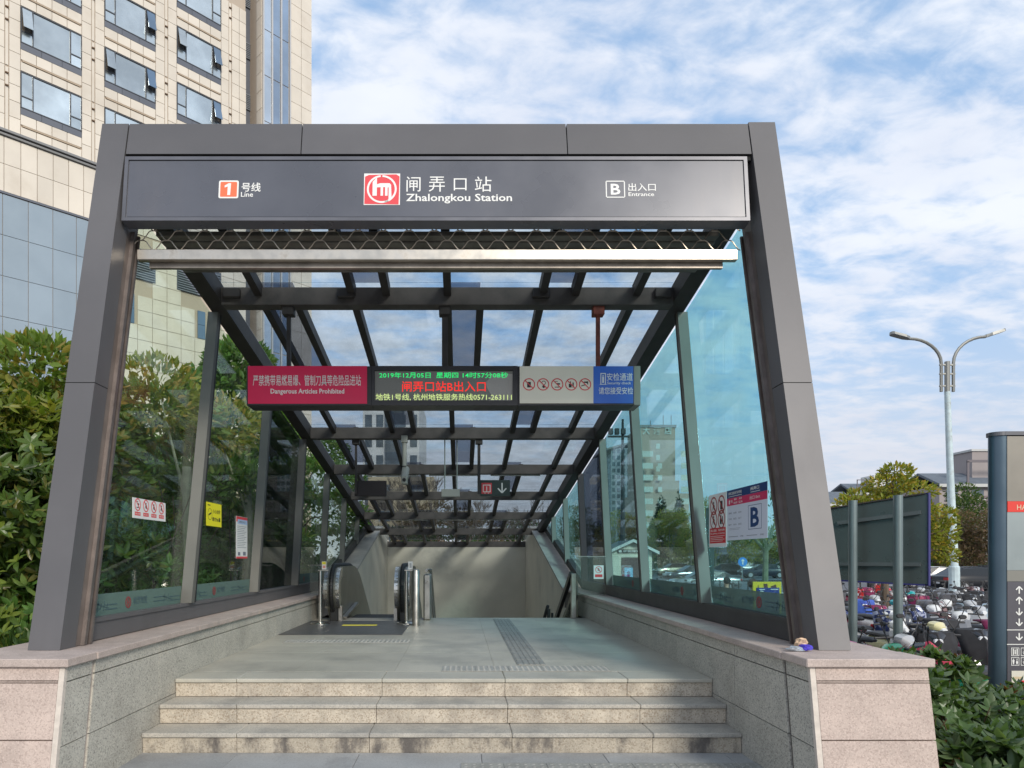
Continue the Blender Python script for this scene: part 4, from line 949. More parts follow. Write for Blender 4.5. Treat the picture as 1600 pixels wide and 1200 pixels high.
# ================================================================== left tower
def tower_left():
    rz = math.atan2(1/1.4227, 1.012/1.4227)
    T = thing('office_tower', 'cream stone office tower with rows of wide windows rising behind the left pillar', 'building', (-22.96, 35.6, 0), rz)
    MC = mat('cream_tile', (.66,.595,.505), .55, var=.05, vscale=.5, stain=(.45,.37,.28), stscale=.35, stamt=.3, rnd=.06)
    MJ = mat('tile_joint', (.46,.38,.30), .85)
    MBL = mat('blue_grey_panel', (.27,.33,.38), .35, .2, var=.05, vscale=.3, rnd=.04)
    MSP = mat('slate_spandrel', (.115,.125,.15), .5, .2, rnd=.05); MFR = mat('window_frame_dark', (.06,.065,.075), .5, .3)
    MG = mat('tower_window_glass', (.50,.55,.56), .22, .8, rnd=.22, var=.22, vscale=.35, coat=.6, spec=.9); MGB = mat('tower_blue_glass', (.13,.20,.29), .08, .4, var=.15, vscale=.4, spec=1.)
    def bb(x0,x1,y0,y1,z0,z1,name,m,par=T,**k): return MB().box(x0,x1,y0,y1,z0,z1,**k).build(name, m, par, world=False)
    # core; the facade is local y = 0, outwards is -y
    bb(-14, 12.6, .06, 16, 0, 42, 'tower_core', MJ)
    bb(12.6, 13.4, .9, 16, 0, 42, 'recess_core', MSP)
    bb(13.36, 17.06, -.71, 16, 0, 42, 'bay_core', MJ)
    tiles = {}
    cnt = [0]
    stuff = MB()
    def tile(x0,x1,z0,z1,y=0.,m=MC,nm='facade_panel',near=True):
        if not near: stuff.box(x0+.014,x1-.014,y,y+.05,z0+.014,z1-.014); return
        k = (round(x1-x0,3), round(z1-z0,3), m.name)
        if k not in tiles: tiles[k] = meshdata(MB().box(-(x1-x0)/2+.014,(x1-x0)/2-.014,0,.05,-(z1-z0)/2+.014,(z1-z0)/2-.014), nm, m)
        o = put(tiles[k], nm, T, ((x0+x1)/2, y, (z0+z1)/2)); cnt[0] += 1
    wins = [(-4.06,-1.21),(0.0,2.9),(4.06,6.87),(8.12,10.92)]
    piers = [(-1.21,0.0),(2.9,4.06),(6.87,8.12),(10.92,12.62)]
    ztops = [26.85,30.25,33.65,37.05]
    winmesh = {}
    for fi,zt in enumerate(ztops):
        z0 = zt-1.9
        for wi,(a,b_) in enumerate(wins):
            if wi == 0 and fi < 1: pass
            w = b_-a; fr = MB(); e = .05
            fr.box(a,b_,-.03,.10,zt-e,zt); fr.box(a,b_,-.03,.10,z0,z0+e); fr.box(a,a+e,-.03,.10,z0+e,zt-e); fr.box(b_-e,b_,-.03,.10,z0+e,zt-e)
            s1, s2 = a+.56, b_-.56
            fr.box(s1-.03,s1+.03,-.03,.10,z0+e,zt-e); fr.box(s2-.03,s2+.03,-.03,.10,z0+e,zt-e)
            wn_ = fr.build('window', MFR, T, world=False)
            bb(s1+.03,s2-.03,.02,.04,z0+e,zt-e,'pane',MG,wn_)
            op = {(1,1):3,(1,2):1,(2,1):0,(1,3):2,(2,2):2,(2,3):1,(3,1):2}.get((fi,wi),0)
            for q,(p0,p1) in enumerate(((a+e,s1-.03),(s2+.03,b_-e))):
                zm = z0+.62
                MB().box(p0,p1,-.0,.02,z0+e,zm-.03).build('pane', MG, wn_, world=False)
                MB().box(p0,p1,-.03,.08,zm-.03,zm+.03).build('transom', MFR, wn_, world=False)
                if (op == 1) or (op == 2 and q == 1) or (op == 3 and q == 0):     # casement hung open at the top edge
                    d = .34; m = MB(); m.prism([(p0+.02,-.04,zt-.08),(p1-.02,-.04,zt-.08),(p1-.02,-.04-d,zm+.06),(p0+.02,-.04-d,zm+.06)], (0,.045,.01)); m.build('open_casement', MG if q == 0 else MGB, wn_, world=False)
                    MB().box(p0,p1,.06,.08,zm+.03,zt-e).build('room_shade_panel', mat('room_dark',(.03,.035,.04),.8), wn_, world=False)  # solid dark panel, the shade of the room is put into its colour
                else: MB().box(p0,p1,-.0,.02,zm+.03,zt-e).build('pane', MG, wn_, world=False)
            # slate band under the window in three pieces
            for q in range(3): bb(a+w*q/3+.008,a+w*(q+1)/3-.008,-.01,.05,z0-.34,z0-.01,'spandrel_panel',MSP)
            # stone band below with a ledge
            zb = z0-.34; ze = zt-3.4
            zs = [(ze+.04,ze+.50),(ze+.62,zb)]
            for q in range(4):
                for (p,r_) in zs: tile(a+w*q/4,a+w*(q+1)/4,p,r_)
            bb(a+.08,b_-.08,-.035,.05,ze+.52,ze+.60,'ledge',mat('ledge_stone',(.40,.31,.22),.6))
        for pi,(a,b_) in enumerate(piers):
            w = b_-a
            cols = [(a,a+w*.42),(a+w*.58,b_)] if pi < 3 else [(a,a+w*.30),(a+w*.42,a+w*.72),(a+w*.72,b_)]
            for (c0,c1) in cols:
                for r_ in range(4): tile(c0,c1,zt-3.4+r_*.85,zt-3.4+(r_+1)*.85)
            g0,g1 = (a+w*.42,a+w*.58) if pi < 3 else (a+w*.30,a+w*.42)
            bb(g0+.03,g1-.03,.02,.05,zt-3.35,zt-.06,'slot_back',MC)
            for zz_ in (zt-.35,zt-1.0): MB().box(g0+.02,g1-.02,-.06,.03,zz_-.07,zz_,bev=.01).build('bracket', mat('bronze_bracket',(.16,.10,.06),.5,.4), T, world=False)
    # cornice and the two rows under it
    MB().box(-14,12.7,-.22,.06,23.32,23.44).build('cornice', mat('grey_cornice',(.20,.20,.20),.5), T, world=False)
    MB().box(-14,12.7,-.12,.06,23.16,23.26).build('cornice_lip', mat('grey_cornice'), T, world=False)
    for r_ in range(2):
        for i in range(14): tile(-5.2+i*.745,-5.2+(i+1)*.745,20.3+r_*1.42,20.3+(r_+1)*1.42)
    for r_ in range(2):
        for i in range(8): tile(5.25+i*.92,5.25+(i+1)*.92,20.3+r_*1.42,20.3+(r_+1)*1.42)
    bb(-14,5.0,-.05,.05,20.18,20.28,'edge_trim',MSP)
    for r_ in range(6):
        for i in range(9): tile(-5.35+i*1.14,-5.35+(i+1)*1.14,20.15-(r_+1)*2.1,20.15-r_*2.1,0,MBL,'metal_panel')
    # cream lower part with louvres seen through the glass
    for (a,b_) in ((4.4,6.87),(8.12,10.92)):
        lv = bb(a,b_,-.01,.02,17.7,19.5,'louvre_frame',MSP)
        m = MB()
        for q in range(12): m.prism([(a+.06,-.02,17.78+q*.14),(b_-.06,-.02,17.78+q*.14),(b_-.06,-.08,17.72+q*.14),(a+.06,-.08,17.72+q*.14)],(0,.0,.02))
        o = m.build('louvre_blade', mat('louvre_grey',(.22,.24,.27),.5,.3), lv, world=False); o['kind'] = 'stuff'
    for r_ in range(14):
        for i in range(9):
            x0 = 5.0+i*.845; z1 = 20.2-r_*.86
            if z1 > 17.6 and (4.4 < x0+.4 < 6.87 or 8.12 < x0+.4 < 10.92): continue
            if 14.9 < z1-.4 < 16.4 and (abs(x0+.42-5.4)<.43 or abs(x0+.42-9.7)<.43):
                bb(x0+.18,x0+.62,-.02,.03,z1-.84,z1,'narrow_window',MG) if 0 else MB().box(x0+.18,x0+.66,-.02,.03,z1-.84,z1).build('narrow_window', MGB, T, world=False)
                continue
            tile(x0,x0+.845,z1-.86,z1,near=cnt[0] < 285)
    # recess louvres, projecting bay with blue glazing
    for zt in (24.5,27.9,31.3,34.7,38.1):
        m = MB()
        for q in range(9): m.box(12.64,13.34,.80,.88,zt+q*.12,zt+q*.12+.06)
        o = m.build('recess_louvre', mat('louvre_grey'), T, world=False); o['kind'] = 'stuff'
    for r_ in range(26): MB().box(13.34,13.40,-.70,-.02,8+r_*1.2+.02,8+(r_+1)*1.2-.02).build('return_panel', MC, T, world=False)
    for i,(a,b_) in enumerate(((13.48,14.02),(14.1,14.68),(14.76,15.32))):
        for r_ in range(11): MB().box(a+.03,b_-.03,-.75,-.72,6+r_*3.0+.03,6+(r_+1)*3.0-.03).build('glazing_panel', mat('soft_blue_glass',(.26,.34,.45),.15,.45,var=.2,vscale=.3,spec=1.) if i!=0 else mat('pale_blue_glass',(.42,.50,.60),.1,.3,var=.15,vscale=.3,spec=1.), T, world=False)
    for x in (13.42,14.05,14.72,15.38): MB().box(x-.045,x+.045,-.85,-.71,0,42).build('glazing_mullion', mat('pale_mullion',(.50,.49,.48),.5,.3), T, world=False)
    for r_ in range(30):
        for i in range(2): MB().box(15.44+i*.82+.014,15.44+(i+1)*.82-.014,-.76,-.71,8+r_*1.1+.014,8+(r_+1)*1.1-.014).build('bay_panel', MC, T, world=False)
    if stuff.v:
        o = stuff.build('plain_facade_panel', MC, T, world=False); o['kind'] = 'stuff'
tower_left()

# ================================================================== far towers
def tower_box(name, label, loc, rz, w, d, h, wall, glass, rows, cols, wz=.5, ww=.6, x0=0., cat='building', face2=True, nlim=300):
    T = thing(name, label, cat, loc, rz)
    MB().box(0,w,0,d,0,h).build('wall', wall, T, world=False)
    n = 0; st_ = MB()
    fh = h/rows
    for r in range(rows):
        for c in range(cols):
            a = x0+(w-2*x0)*(c+(1-ww)/2)/cols; b_ = a+(w-2*x0)*ww/cols; z = r*fh+fh*(1-wz)/2
            if n < nlim: MB().box(a,b_,-.06,.01,z,z+fh*wz).build('window', glass, T, world=False)
            else: st_.box(a,b_,-.06,.01,z,z+fh*wz)
            n += 1
        if face2:
            nc = max(1, int(cols*d/w))
            for c in range(nc):
                a = d*(c+(1-ww)/2)/nc; b_ = a+d*ww/nc; z = r*fh+fh*(1-wz)/2
                if n < nlim: MB().box(-.06,.01,a,b_,z,z+fh*wz).build('window', glass, T, world=False)
                else: st_.box(-.06,.01,a,b_,z,z+fh*wz)
                n += 1
    if st_.v: o = st_.build('upper_window', glass, T, world=False); o['kind'] = 'stuff'
    return T
M_FG = mat('far_glass', (.12,.15,.18), .2, .2, var=.3, vscale=.2)
D = 210
a = S(998,840,D); b_ = S(1055,668,D)
T = thing('hotel_tower', 'beige stepped hotel tower with roof letters seen through the right glass', 'building', (a.x, D, -.6))
MBG = mat('beige_far_wall', (.47,.36,.29), .8, var=.06, vscale=.1)
H1 = b_.z+.6; H2 = S(0,752,D).z+.6; H3 = S(0,775,D).z+.6
MB().box(0,b_.x-a.x,0,14,0,H1).build('tower_shaft', MBG, T, world=False)
MB().box(-.4,b_.x-a.x+.6,-2,12,0,H2).build('middle_block', MBG, T, world=False)
MB().box(-1.2,b_.x-a.x+3.2,-3,13,0,H2-4).build('lower_block', MBG, T, world=False)
MB().box(-.3,b_.x-a.x+.3,-.3,1,H1,H1+.8).build('parapet', mat('grey_cornice'), T, world=False)
m = MB(); F = Face((0,-.4,H1-2.4),(1,0,0),(0,0,1)); wv = b_.x-a.x
for i,ch in enumerate('大酒店'): F.text(m, ch, wv*(.1+.3*i), wv*(.3+.3*i), .2, 2.6, -.1, .02)
m.build('roof_letter', mat('pale_letter',(.55,.6,.55),.5), T, world=False, fixn=False)
MWN = mat('pale_far_window', (.55,.56,.50), .4)
for r in range(9):
    for c in (0,1,2):
        if c == 1 and r < 9: 
            MB().box(wv*.45,wv*.56,-3.06,-2.95,4+r*3.6,5.6+r*3.6).build('window', MWN, T, world=False) if r < 8 else None
            continue
        x = wv*(.0+.52*c)+.4
        MB().box(x,x+3.2,-3.06,-2.95,4+r*3.6,5.7+r*3.6).build('window', MWN, T, world=False)
for z in (H2+3,H2+6.5,H2+10): MB().box(wv*.48,wv*.58,-.06,.02,z,z+1.6).build('window', MWN, T, world=False)
for x in (.05,.35,.7,.92): MB().tube([(wv*x,1,H1),(wv*x,1,H1+(4 if x>.5 else 2.4))],.12,5).build('antenna', mat('grey_cornice'), T, world=False)
D = 250; a = S(955,842,D)
T = tower_box('slab_block', 'grey glazed slab block left of the beige tower through the right glass', (a.x,D,-.6), 0, 11, 26, S(0,700,D).z+.6, mat('grey_far_wall',(.29,.30,.33),.7,var=.1,vscale=.1), M_FG, 18, 6, .62, .62, nlim=200)
hh = S(0,700,D).z+.6
MB().prism([(-3,-1,hh-1.2),(12,-1,hh+3),(12,-1,hh+3.6),(-3,-1,hh-.5)],(0,20,0)).build('sloped_roof', mat('grey_cornice'), T, world=False)
# tower seen through the canopy roof
D = 95; a = S(567,640,D); b_ = S(655,640,D)
T = tower_box('glass_tower', 'grey tower with red rooftop letters seen through the canopy roof', (a.x,D,-.6), 0, b_.x-a.x, 20, S(0,610,D).z+.6, mat('pale_far_wall',(.55,.56,.56),.7,var=.08,vscale=.1), mat('dark_far_glass',(.14,.18,.22),.15,.3,var=.3,vscale=.3), 9, 5, .6, .62, nlim=120)
MB().box(3.2,5.8,-.5,.02,0,S(0,615,D).z+.4).build('bay_glazing', mat('dark_far_glass'), T, world=False)
hh = S(0,610,D).z+.6
m = MB(); F = Face((-.3,17,hh+.2),(0,-1,0),(0,0,1))
for i,ch in enumerate('杭州大酒店'): F.text(m, ch, .5+3.3*i, 3.2+3.3*i, 0, 2.8, .1, .03)
m.build('roof_letter', mat('red_letter',(.5,.04,.04),.5), T, world=False, fixn=False)
a = S(655,770,60); b_ = S(676,770,60)
tower_box('tan_house', 'narrow tan building wall behind bare branches seen through the lower roof', (a.x-4.5,60,-.6), 0, 5.8, 8, S(0,745,60).z+.6, mat('tan_far_wall',(.42,.35,.24),.8,var=.08,vscale=.4), M_FG, 4, 2, .4, .35)

# apartment houses on the right
MW = mat('white_render', (.66,.65,.62), .8, var=.06, vscale=.3, stain=(.45,.43,.4), stscale=.4, stamt=.3); MR = mat('slate_roof', (.12,.14,.165), .7, var=.15, vscale=2); MT = mat('taupe_wall', (.33,.29,.28), .8, var=.06, vscale=.3)
def house(label, D, x0, x1, ytop, yroof, wall, storeys=5, extra=None):
    a = S(x0,0,D).x; b_ = S(x1,0,D).x; h = S(0,ytop,D).z+.6; hr = S(0,yroof,D).z+.6; w = b_-a
    T = thing('apartment_house', label, 'building', (a, D, -.6))
    MB().box(0,w,0,10,0,h).build('wall', wall, T, world=False)
    MB().prism([(-.5,-.7,h),(w+.5,-.7,h),(w+.5,4,hr),(-.5,4,hr)],(0,0,.35)).build('roof', MR, T, world=False)
    MB().prism([(-.5,10.5,h),(w+.5,10.5,h),(w+.5,4.05,hr),(-.5,4.05,hr)],(0,0,.35)).build('roof', MR, T, world=False)
    MB().box(-.5,w+.5,-.8,-.7,h-.15,h+.3).build('gutter', mat('pale_gutter',(.5,.5,.48),.6), T, world=False)
    n = max(2, int(w/3.4)); fh = h/storeys
    for r in range(storeys):
        for c in range(n):
            x = w*(c+.25)/n; q = MB().box(x,x+w*.45/n,-.05,.01,r*fh+fh*.28,r*fh+fh*.8).build('window', M_FG, T, world=False)
            MB().box(x-.1,x+w*.45/n+.1,-.35,.0,r*fh+fh*.18,r*fh+fh*.25).build('sill', mat('pale_gutter'), q, world=False)
    if extra: extra(T, w, h, hr)
    return T
def ex1(T,w,h,hr):
    MB().box(w*.42,w*.62,1.5,6,h-1,hr+1.8).build('stair_head', MW, T, world=False)
    m = MB(); m.box(w*.1,w*.42,1,1.15,hr+.7,hr+.85); m.box(w*.1,w*.1+.15,1,1.15,h,hr+.8); m.box(w*.26,w*.26+.12,1,1.15,h,hr+.8); m.build('roof_pergola', mat('pergola_taupe',(.16,.14,.15),.7), T, world=False)
def ex2(T,w,h,hr):
    MB().box(w*.55,w*.95,2,7,h-1,hr+3.4).build('stair_head', MT, T, world=False)
    MB().box(w*.53,w*.97,1.8,7.2,hr+3.4,hr+3.7).build('roof_slab', mat('pale_gutter'), T, world=False)
    m = MB(); m.box(w*.32,w*1.3,-.6,-.4,hr+1.4,hr+1.75); m.box(w*.32,w*.32+.3,-.6,-.4,h-5,hr+1.5); m.box(w*.9,w*.9+.3,-.6,-.4,h-5,hr+1.5); m.build('roof_frame', mat('pergola_taupe'), T, world=False)
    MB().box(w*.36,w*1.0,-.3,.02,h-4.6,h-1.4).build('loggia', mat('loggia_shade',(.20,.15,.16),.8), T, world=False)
house('white house with slate roof at the far left, beside the right pillar', 120, 1262, 1334, 790, 768, MW)
house('white house with roof pergola behind the yellow-green tree crown', 135, 1335, 1425, 772, 755, MW, extra=ex1)
house('cream house right of the tree crown with a low slate roof', 130, 1418, 1470, 762, 752, mat('cream_render',(.62,.56,.47),.8,var=.06,vscale=.3))
house('taupe house with open roof frame between the lamp post and the pylon', 100, 1468, 1590, 760, 738, MT, extra=ex2)

# ================================================================== road, kerb, markings
MRD = mat('asphalt', (.115,.12,.13), .85, var=.10, vscale=.4, bump=.2, bscale=60, stain=(.08,.08,.085), stscale=.3, stamt=.4)
MB().add([(-5,38,-.596),(120,38,-.596),(160,96,-.596),(-5,96,-.596)],[(0,1,2,3)]).build('road', MRD, kind='structure')
MB().box(4,140,37.6,38.0,-.6,-.46).build('kerb', mat('kerb_stone',(.36,.36,.35),.8,var=.1,vscale=2), kind='structure')
mk = MB()
for i in range(26): mk.box(2+i*5,4.4+i*5,56,56.15,-.592,-.591); mk.box(2+i*5,4.4+i*5,73,73.15,-.592,-.591)
mk.build('lane_marking', mat('road_paint',(.65,.65,.62),.7), kind='structure')
MB().add([(3.5,5.2,-.594),(34,5.2,-.594),(34,33,-.594),(3.5,33,-.594)],[(0,1,2,3)]).build('parking_pavement', mat('parking_paving',(.23,.215,.21),.85,var=.15,vscale=1.5,bump=.2,bscale=40), kind='structure')
# low far wall of greenery along the other side of the road
LF_DARK = leafmat('dark_leaf', (.030,.065,.020), (.05,.085,.02), .75)
LF_MID = leafmat('mid_leaf', (.055,.105,.028), (.13,.16,.035), .7)
LF_YEL = leafmat('yellow_leaf', (.27,.28,.07), (.40,.28,.07), .7)
LF_GOLD = leafmat('golden_leaf', (.28,.17,.05), (.16,.15,.04), .7)
LF_BRN = leafmat('brown_leaf', (.19,.125,.09), (.12,.11,.06), .65)
LF_CON = leafmat('conifer_leaf', (.030,.055,.035), (.05,.07,.035), .8)
LF_HEDGE = leafmat('hedge_leaf', (.085,.145,.055), (.12,.17,.075), .66, rough=.3, var=.4)
LF_OSM = leafmat('broad_leaf', (.06,.115,.024), (.15,.17,.028), .74, rough=.32, var=.42)
BARK = mat('bark', (.115,.085,.06), .9, var=.25, vscale=6, bump=.5, bscale=25); BARKG = mat('pale_bark', (.26,.24,.20), .9, var=.2, vscale=8, bump=.4, bscale=25)
def tree(name, label, loc, th, clumps, n, ls, lmat, bark=BARK, r=.12, branches=6, seed=0, up=.2, group=None, cat='tree', lean=0, whorl=1):
    T = thing(name, label, cat, loc, 0, group)
    g = random.Random(seed); m = MB(); x,y,z = loc
    top = (x+lean, y, z+th)
    m.tube([(x,y,z),(x+lean*.4+g.uniform(-.05,.05),y,z+th*.5),top],[r,r*.8,r*.6],8)
    for i in range(branches):
        c = clumps[i%len(clumps)]; e = Vector(c[0])+Vector((g.uniform(-.5,.5)*c[1][0],g.uniform(-.5,.5)*c[1][1],g.uniform(-.2,.6)*c[1][2]))
        s0 = Vector(loc)+Vector((lean*.8,0,th*g.uniform(.6,1.0)))
        m.tube([s0,(s0+e)/2+Vector((g.uniform(-.1,.1),0,.08*th)),e],[r*.45,r*.28,r*.10],5)
    m.build('trunk', bark, T)
    foliage('crown', clumps, n, ls, lmat, T, seed=seed, up=up, whorl=whorl); return T
# pole-like trees along the road seen through the right glass
far = [(1008,58,5.6,LF_CON,'dark conifer'),(0,0,0,None,'')]
def conifer(label, xpx, D, ytop, wpx, seed):
    p = S(xpx,0,D); h = S(0,ytop,D).z+.6; w = wpx*D/FPX/2
    cl = [((p.x+random.Random(seed+k).uniform(-.2,.2)*w, D, -.6+h*(.25+.7*k/9)), (w*(1.02-.95*k/9)+.1, w*(1-.9*k/9)+.1, h*.075), (1.05-.95*k/9)**1.6) for k in range(10)]
    return tree('conifer_tree', label, (p.x,D,-.6), h*.9, cl, 6500, w*.18, LF_CON, r=.25, branches=0, seed=seed)
conifer('tall dark conifer standing in front of the beige tower', 1034, 110, 778, 52, 3)
conifer('dark conifer right of the tall one, partly behind the mullion', 1062, 112, 772, 40, 4)
def rowtree(label, xpx, D, ytop, wpx, mat_, seed, n=3800, bot=.22, name='street_tree', tr=.12, bark=BARKG):
    p = S(xpx,0,D); h = S(0,ytop,D).z+.6; w = wpx*D/FPX/2; g = random.Random(seed)
    cl = []
    for k in range(11):
        cz = -.6+h*(bot+.12+(.84-bot)*g.random()); cl.append(((p.x+g.uniform(-.55,.55)*w, D+g.uniform(-.5,.5)*w, cz), (w*g.uniform(.5,.75), w*g.uniform(.5,.7), h*g.uniform(.13,.20)), 1))
    return tree(name, label, (p.x,D,-.6), h*(bot+.1), cl, n, max(.2,w*.10), mat_, bark, tr, 8, seed)
rowtree('yellow-green street tree above the left end of the hut roof', 958, 88, 806, 52, LF_YEL, 21)
rowtree('amber street tree directly behind the hut ridge', 984, 86, 812, 40, LF_GOLD, 22)
rowtree('olive street tree just right of the hut roof', 1020, 84, 815, 48, LF_YEL, 23, 4200)
rowtree('golden-topped street tree with a pale straight trunk behind the silver car', 1047, 82, 796, 46, LF_YEL, 24, 4600)
rowtree('round olive street tree beside the wide mullion', 1080, 84, 804, 54, LF_YEL, 25, 4200)
rowtree('big olive tree behind the prohibition poster', 1118, 76, 792, 62, LF_YEL, 26, 4600)
rowtree('olive tree showing under the timetable poster', 1158, 74, 800, 56, LF_YEL, 27, 4200)
rowtree('yellowish tree at the right edge of the first right pane', 1204, 78, 800, 64, LF_YEL, 28, 4200)
rowtree('dark tree seen through the narrow panes at the stair end', 905, 95, 800, 60, LF_MID, 29, 4200)
rowtree('pale green tree in the gap beyond the tinted pane', 882, 100, 815, 50, LF_MID, 30, 3000)
rowtree('brownish tree behind the sign board, left edge', 1300, 72, 812, 70, LF_BRN, 31, 4200, bark=BARK)
rowtree('dark green tree left of the pylon above the brown ones', 1512, 66, 822-55, 90, LF_MID, 32, 6000, bot=.2, bark=BARK)
rowtree('reddish brown tree between the lamp post and the pylon', 1505, 58, 806, 84, LF_BRN, 33, 4800, bot=.12, bark=BARK)
rowtree('brown tree half hidden behind the pylon', 1556, 56, 800, 90, LF_BRN, 34, 4400, bot=.12, bark=BARK)
rowtree('dark tree low behind the lamp post', 1462, 70, 822, 70, LF_MID, 35, 4000, bot=.1, bark=BARK)
m = thing('far_hedge', 'long dark hedge along the far side of the road', 'hedge', (30,98,-.6))
foliage('leaves', [((8+i*3.4,98,.3),(2.4,1.2,1.3+.3*math.sin(i*1.7)),1) for i in range(24)], 26000, .34, LF_DARK, m, seed=77)
m = thing('roadside_hedge', 'clipped low dark hedge between the parked cars and the far trees', 'hedge', (40,90,-.6))
foliage('leaves', [((12+i*3.2,90+math.sin(i)*.5,-.2),(2.1,1.0,.85),1) for i in range(22)], 16000, .26, LF_MID, m, seed=78)

# yellow-green plane tree over the sign board
D = 19.5
def c_(x,y,rx,ry,w=1,dy=0): p = S(x,y,D); return ((p.x,D+dy,p.z),(rx*D/FPX,rx*D/FPX*.9,ry*D/FPX),w)
tree('plane_tree', 'yellow-green tree spreading above and right of the grey sign board', (S(1383,0,D).x,D,-.6), 2.6,
     [c_(1400,738,24,12,1.),c_(1390,757,38,14,1.4),c_(1420,768,42,14,1.3),c_(1355,775,32,12,1.1,.3),c_(1332,789,26,12,.8),c_(1378,790,40,16,1.3),c_(1425,800,40,18,1.2),c_(1470,808,24,18,1.),c_(1476,835,20,20,.9),c_(1462,855,22,18,.9),c_(1480,868,16,12,.5),c_(1440,835,30,22,1.),c_(1350,812,36,18,.7)],
     5200, .125, leafmat('plane_leaf', (.24,.27,.045), (.38,.28,.05), .66), BARK, .13, 14, 41)

# pollarded tree and pole inside the first right pane
D = 20; p = S(1194,0,D)
T = thing('young_tree', 'slim bare-stemmed tree with raised forks under the timetable poster', 'tree', (p.x,D,-.6)); m = MB()
m.tube([(p.x,D,-.6),(p.x+.03,D,.6),(p.x+.05,D,S(0,858,D).z)],[.10,.09,.08],8)
for xx,yy in ((1172,835),(1188,800),(1225,832),(1212,812)): e = S(xx,yy,D); m.tube([(p.x+.05,D,S(0,860,D).z),((p.x+e.x)/2+.03,D,(S(0,850,D).z+e.z)/2-.1),e],[.07,.045,.02],6)
m.build('trunk', mat('green_bark',(.20,.22,.14),.9,var=.2,vscale=7), T)
foliage('crown', [((p.x,D,2.6),(1.3,1.0,.8),1)], 500, .13, LF_MID, T, seed=5)
D = 24; p = S(1109,0,D)
T = thing('utility_pole', 'thick dark green pole behind the prohibition poster', 'pole', (p.x,D,-.6)); MB().tube([(p.x,D,-.6),(p.x,D,3.2)],[.16,.13],10).build('shaft', mat('dark_green_paint',(.03,.06,.055),.6), T)
D = 60; p = S(973,0,D)
T = thing('floodlight_mast', 'tall dark mast with floodlights near its top beside the grey slab block', 'mast', (p.x,D,-.6)); MDK = mat('mast_dark',(.035,.045,.05),.6)
zt = S(0,655,D).z; MB().tube([(p.x,D,-.6),(p.x,D,zt)],[.26,.10],8).build('shaft', MDK, T); zc = S(0,678,D).z
MB().box(p.x-1.3,p.x+.6,D-.1,D+.1,zc-.3,zc-.15).build('crossarm', MDK, T)
for k in range(3): m = MB().box(p.x-1.3+.55*k,p.x-.9+.55*k,D-.35,D-.05,zc-.1,zc+.45,bev=.05); m.build('floodlight', MDK, T)

# hut
D = 37; z0 = -.6
a = S(953,0,D).x; b_ = S(1019,0,D).x; mid = (a+b_)/2+.05
T = thing('kiosk_hut', 'cream weatherboard hut with dark gable roof and brown door through the right glass', 'hut', (a,D,z0)); MCR = mat('cream_board',(.80,.74,.60),.7,var=.05,vscale=2)
ze = S(0,862,D).z; zrg = S(0,846,D).z
MB().box(a+.02,b_-.02,D+.03,D+3,z0,ze+.0).build('hut_wall', mat('cream_under',(.45,.41,.33),.8), T)
for k in range(18):
    zk = z0+k*(ze-z0)/18; m = MB(); m.prism([(a,D+.0,zk),(a,D+.028,zk+(ze-z0)/18-.005),(a,D+.05,zk+(ze-z0)/18-.005),(a,D+.05,zk)],(b_-a,0,0)); m.build('weatherboard', MCR, T)
MB().prism([(a,D,ze),(b_,D,ze),(mid,D,zrg-.04)],(0,3,0)).build('gable', MCR, T)
for sgn,xe in ((-1,a-.25),(1,b_+.3)):
    zz_ = ze-.10; MB().prism([(mid,D-.3,zrg),(xe,D-.3,zz_),(xe,D-.3,zz_+.09),(mid,D-.3,zrg+.1)],(0,3.6,0)).build('roof_slope', mat('hut_roof',(.10,.12,.13),.7), T)
    MB().prism([(mid,D-.36,zrg-.04),(xe,D-.36,zz_-.05),(xe,D-.36,zz_+.11),(mid,D-.36,zrg+.12)],(0,.05,0)).build('barge_board', mat('white_board',(.72,.71,.66),.6), T)
x0 = S(971,0,D).x; x1 = S(1004,0,D).x
MB().box(x0,x1,D-.04,D-.0,z0,S(0,871,D).z).build('door', mat('brown_door',(.10,.045,.05),.6), T)
m = MB().box(S(975.5,0,D).x,S(988.5,0,D).x,D-.06,D-.045,S(0,906,D).z,S(0,887,D).z); q = m.build('blue_poster', mat('light_blue_print',(.25,.52,.75),.5), T)
m = MB().box(S(979.5,0,D).x,S(984.5,0,D).x,D-.065,D-.061,S(0,903,D).z,S(0,893,D).z); m.build('printed_figure', mat('navy_print'), q)
x0 = S(965,0,D).x; x1 = S(1003,0,D).x; za = S(0,864,D).z; zb = S(0,858.5,D).z
q = MB().box(x0,x1,D-.06,D-.02,za,zb).build('name_board', M_BLK, T); F = Face((x0,D-.062,za),(1,0,0),(0,0,1)); m = MB(); F.text(m,'平安驿站',.28,x1-x0-.1,.03,zb-za-.03,.002,.02); F.rect(m,.05,.2,.03,zb-za-.03,0,.002); m.build('lettering', M_WHITE, q, fixn=False)

# flats behind the car park through first pane
T = tower_box('low_grey_house', 'low grey house with pitched roof beyond the parked cars', (S(1150,0,100).x,100,-.6), 0, 9, 8, S(0,855,100).z+.6, mat('grey_far_wall'), M_FG, 1, 4, .5, .4)
MB().prism([(-.8,-.8,2.6),(4.5,-.8,5.2),(9.8,-.8,2.6)],(0,9,0)).build('roof', mat('grey_cornice'), T, world=False)

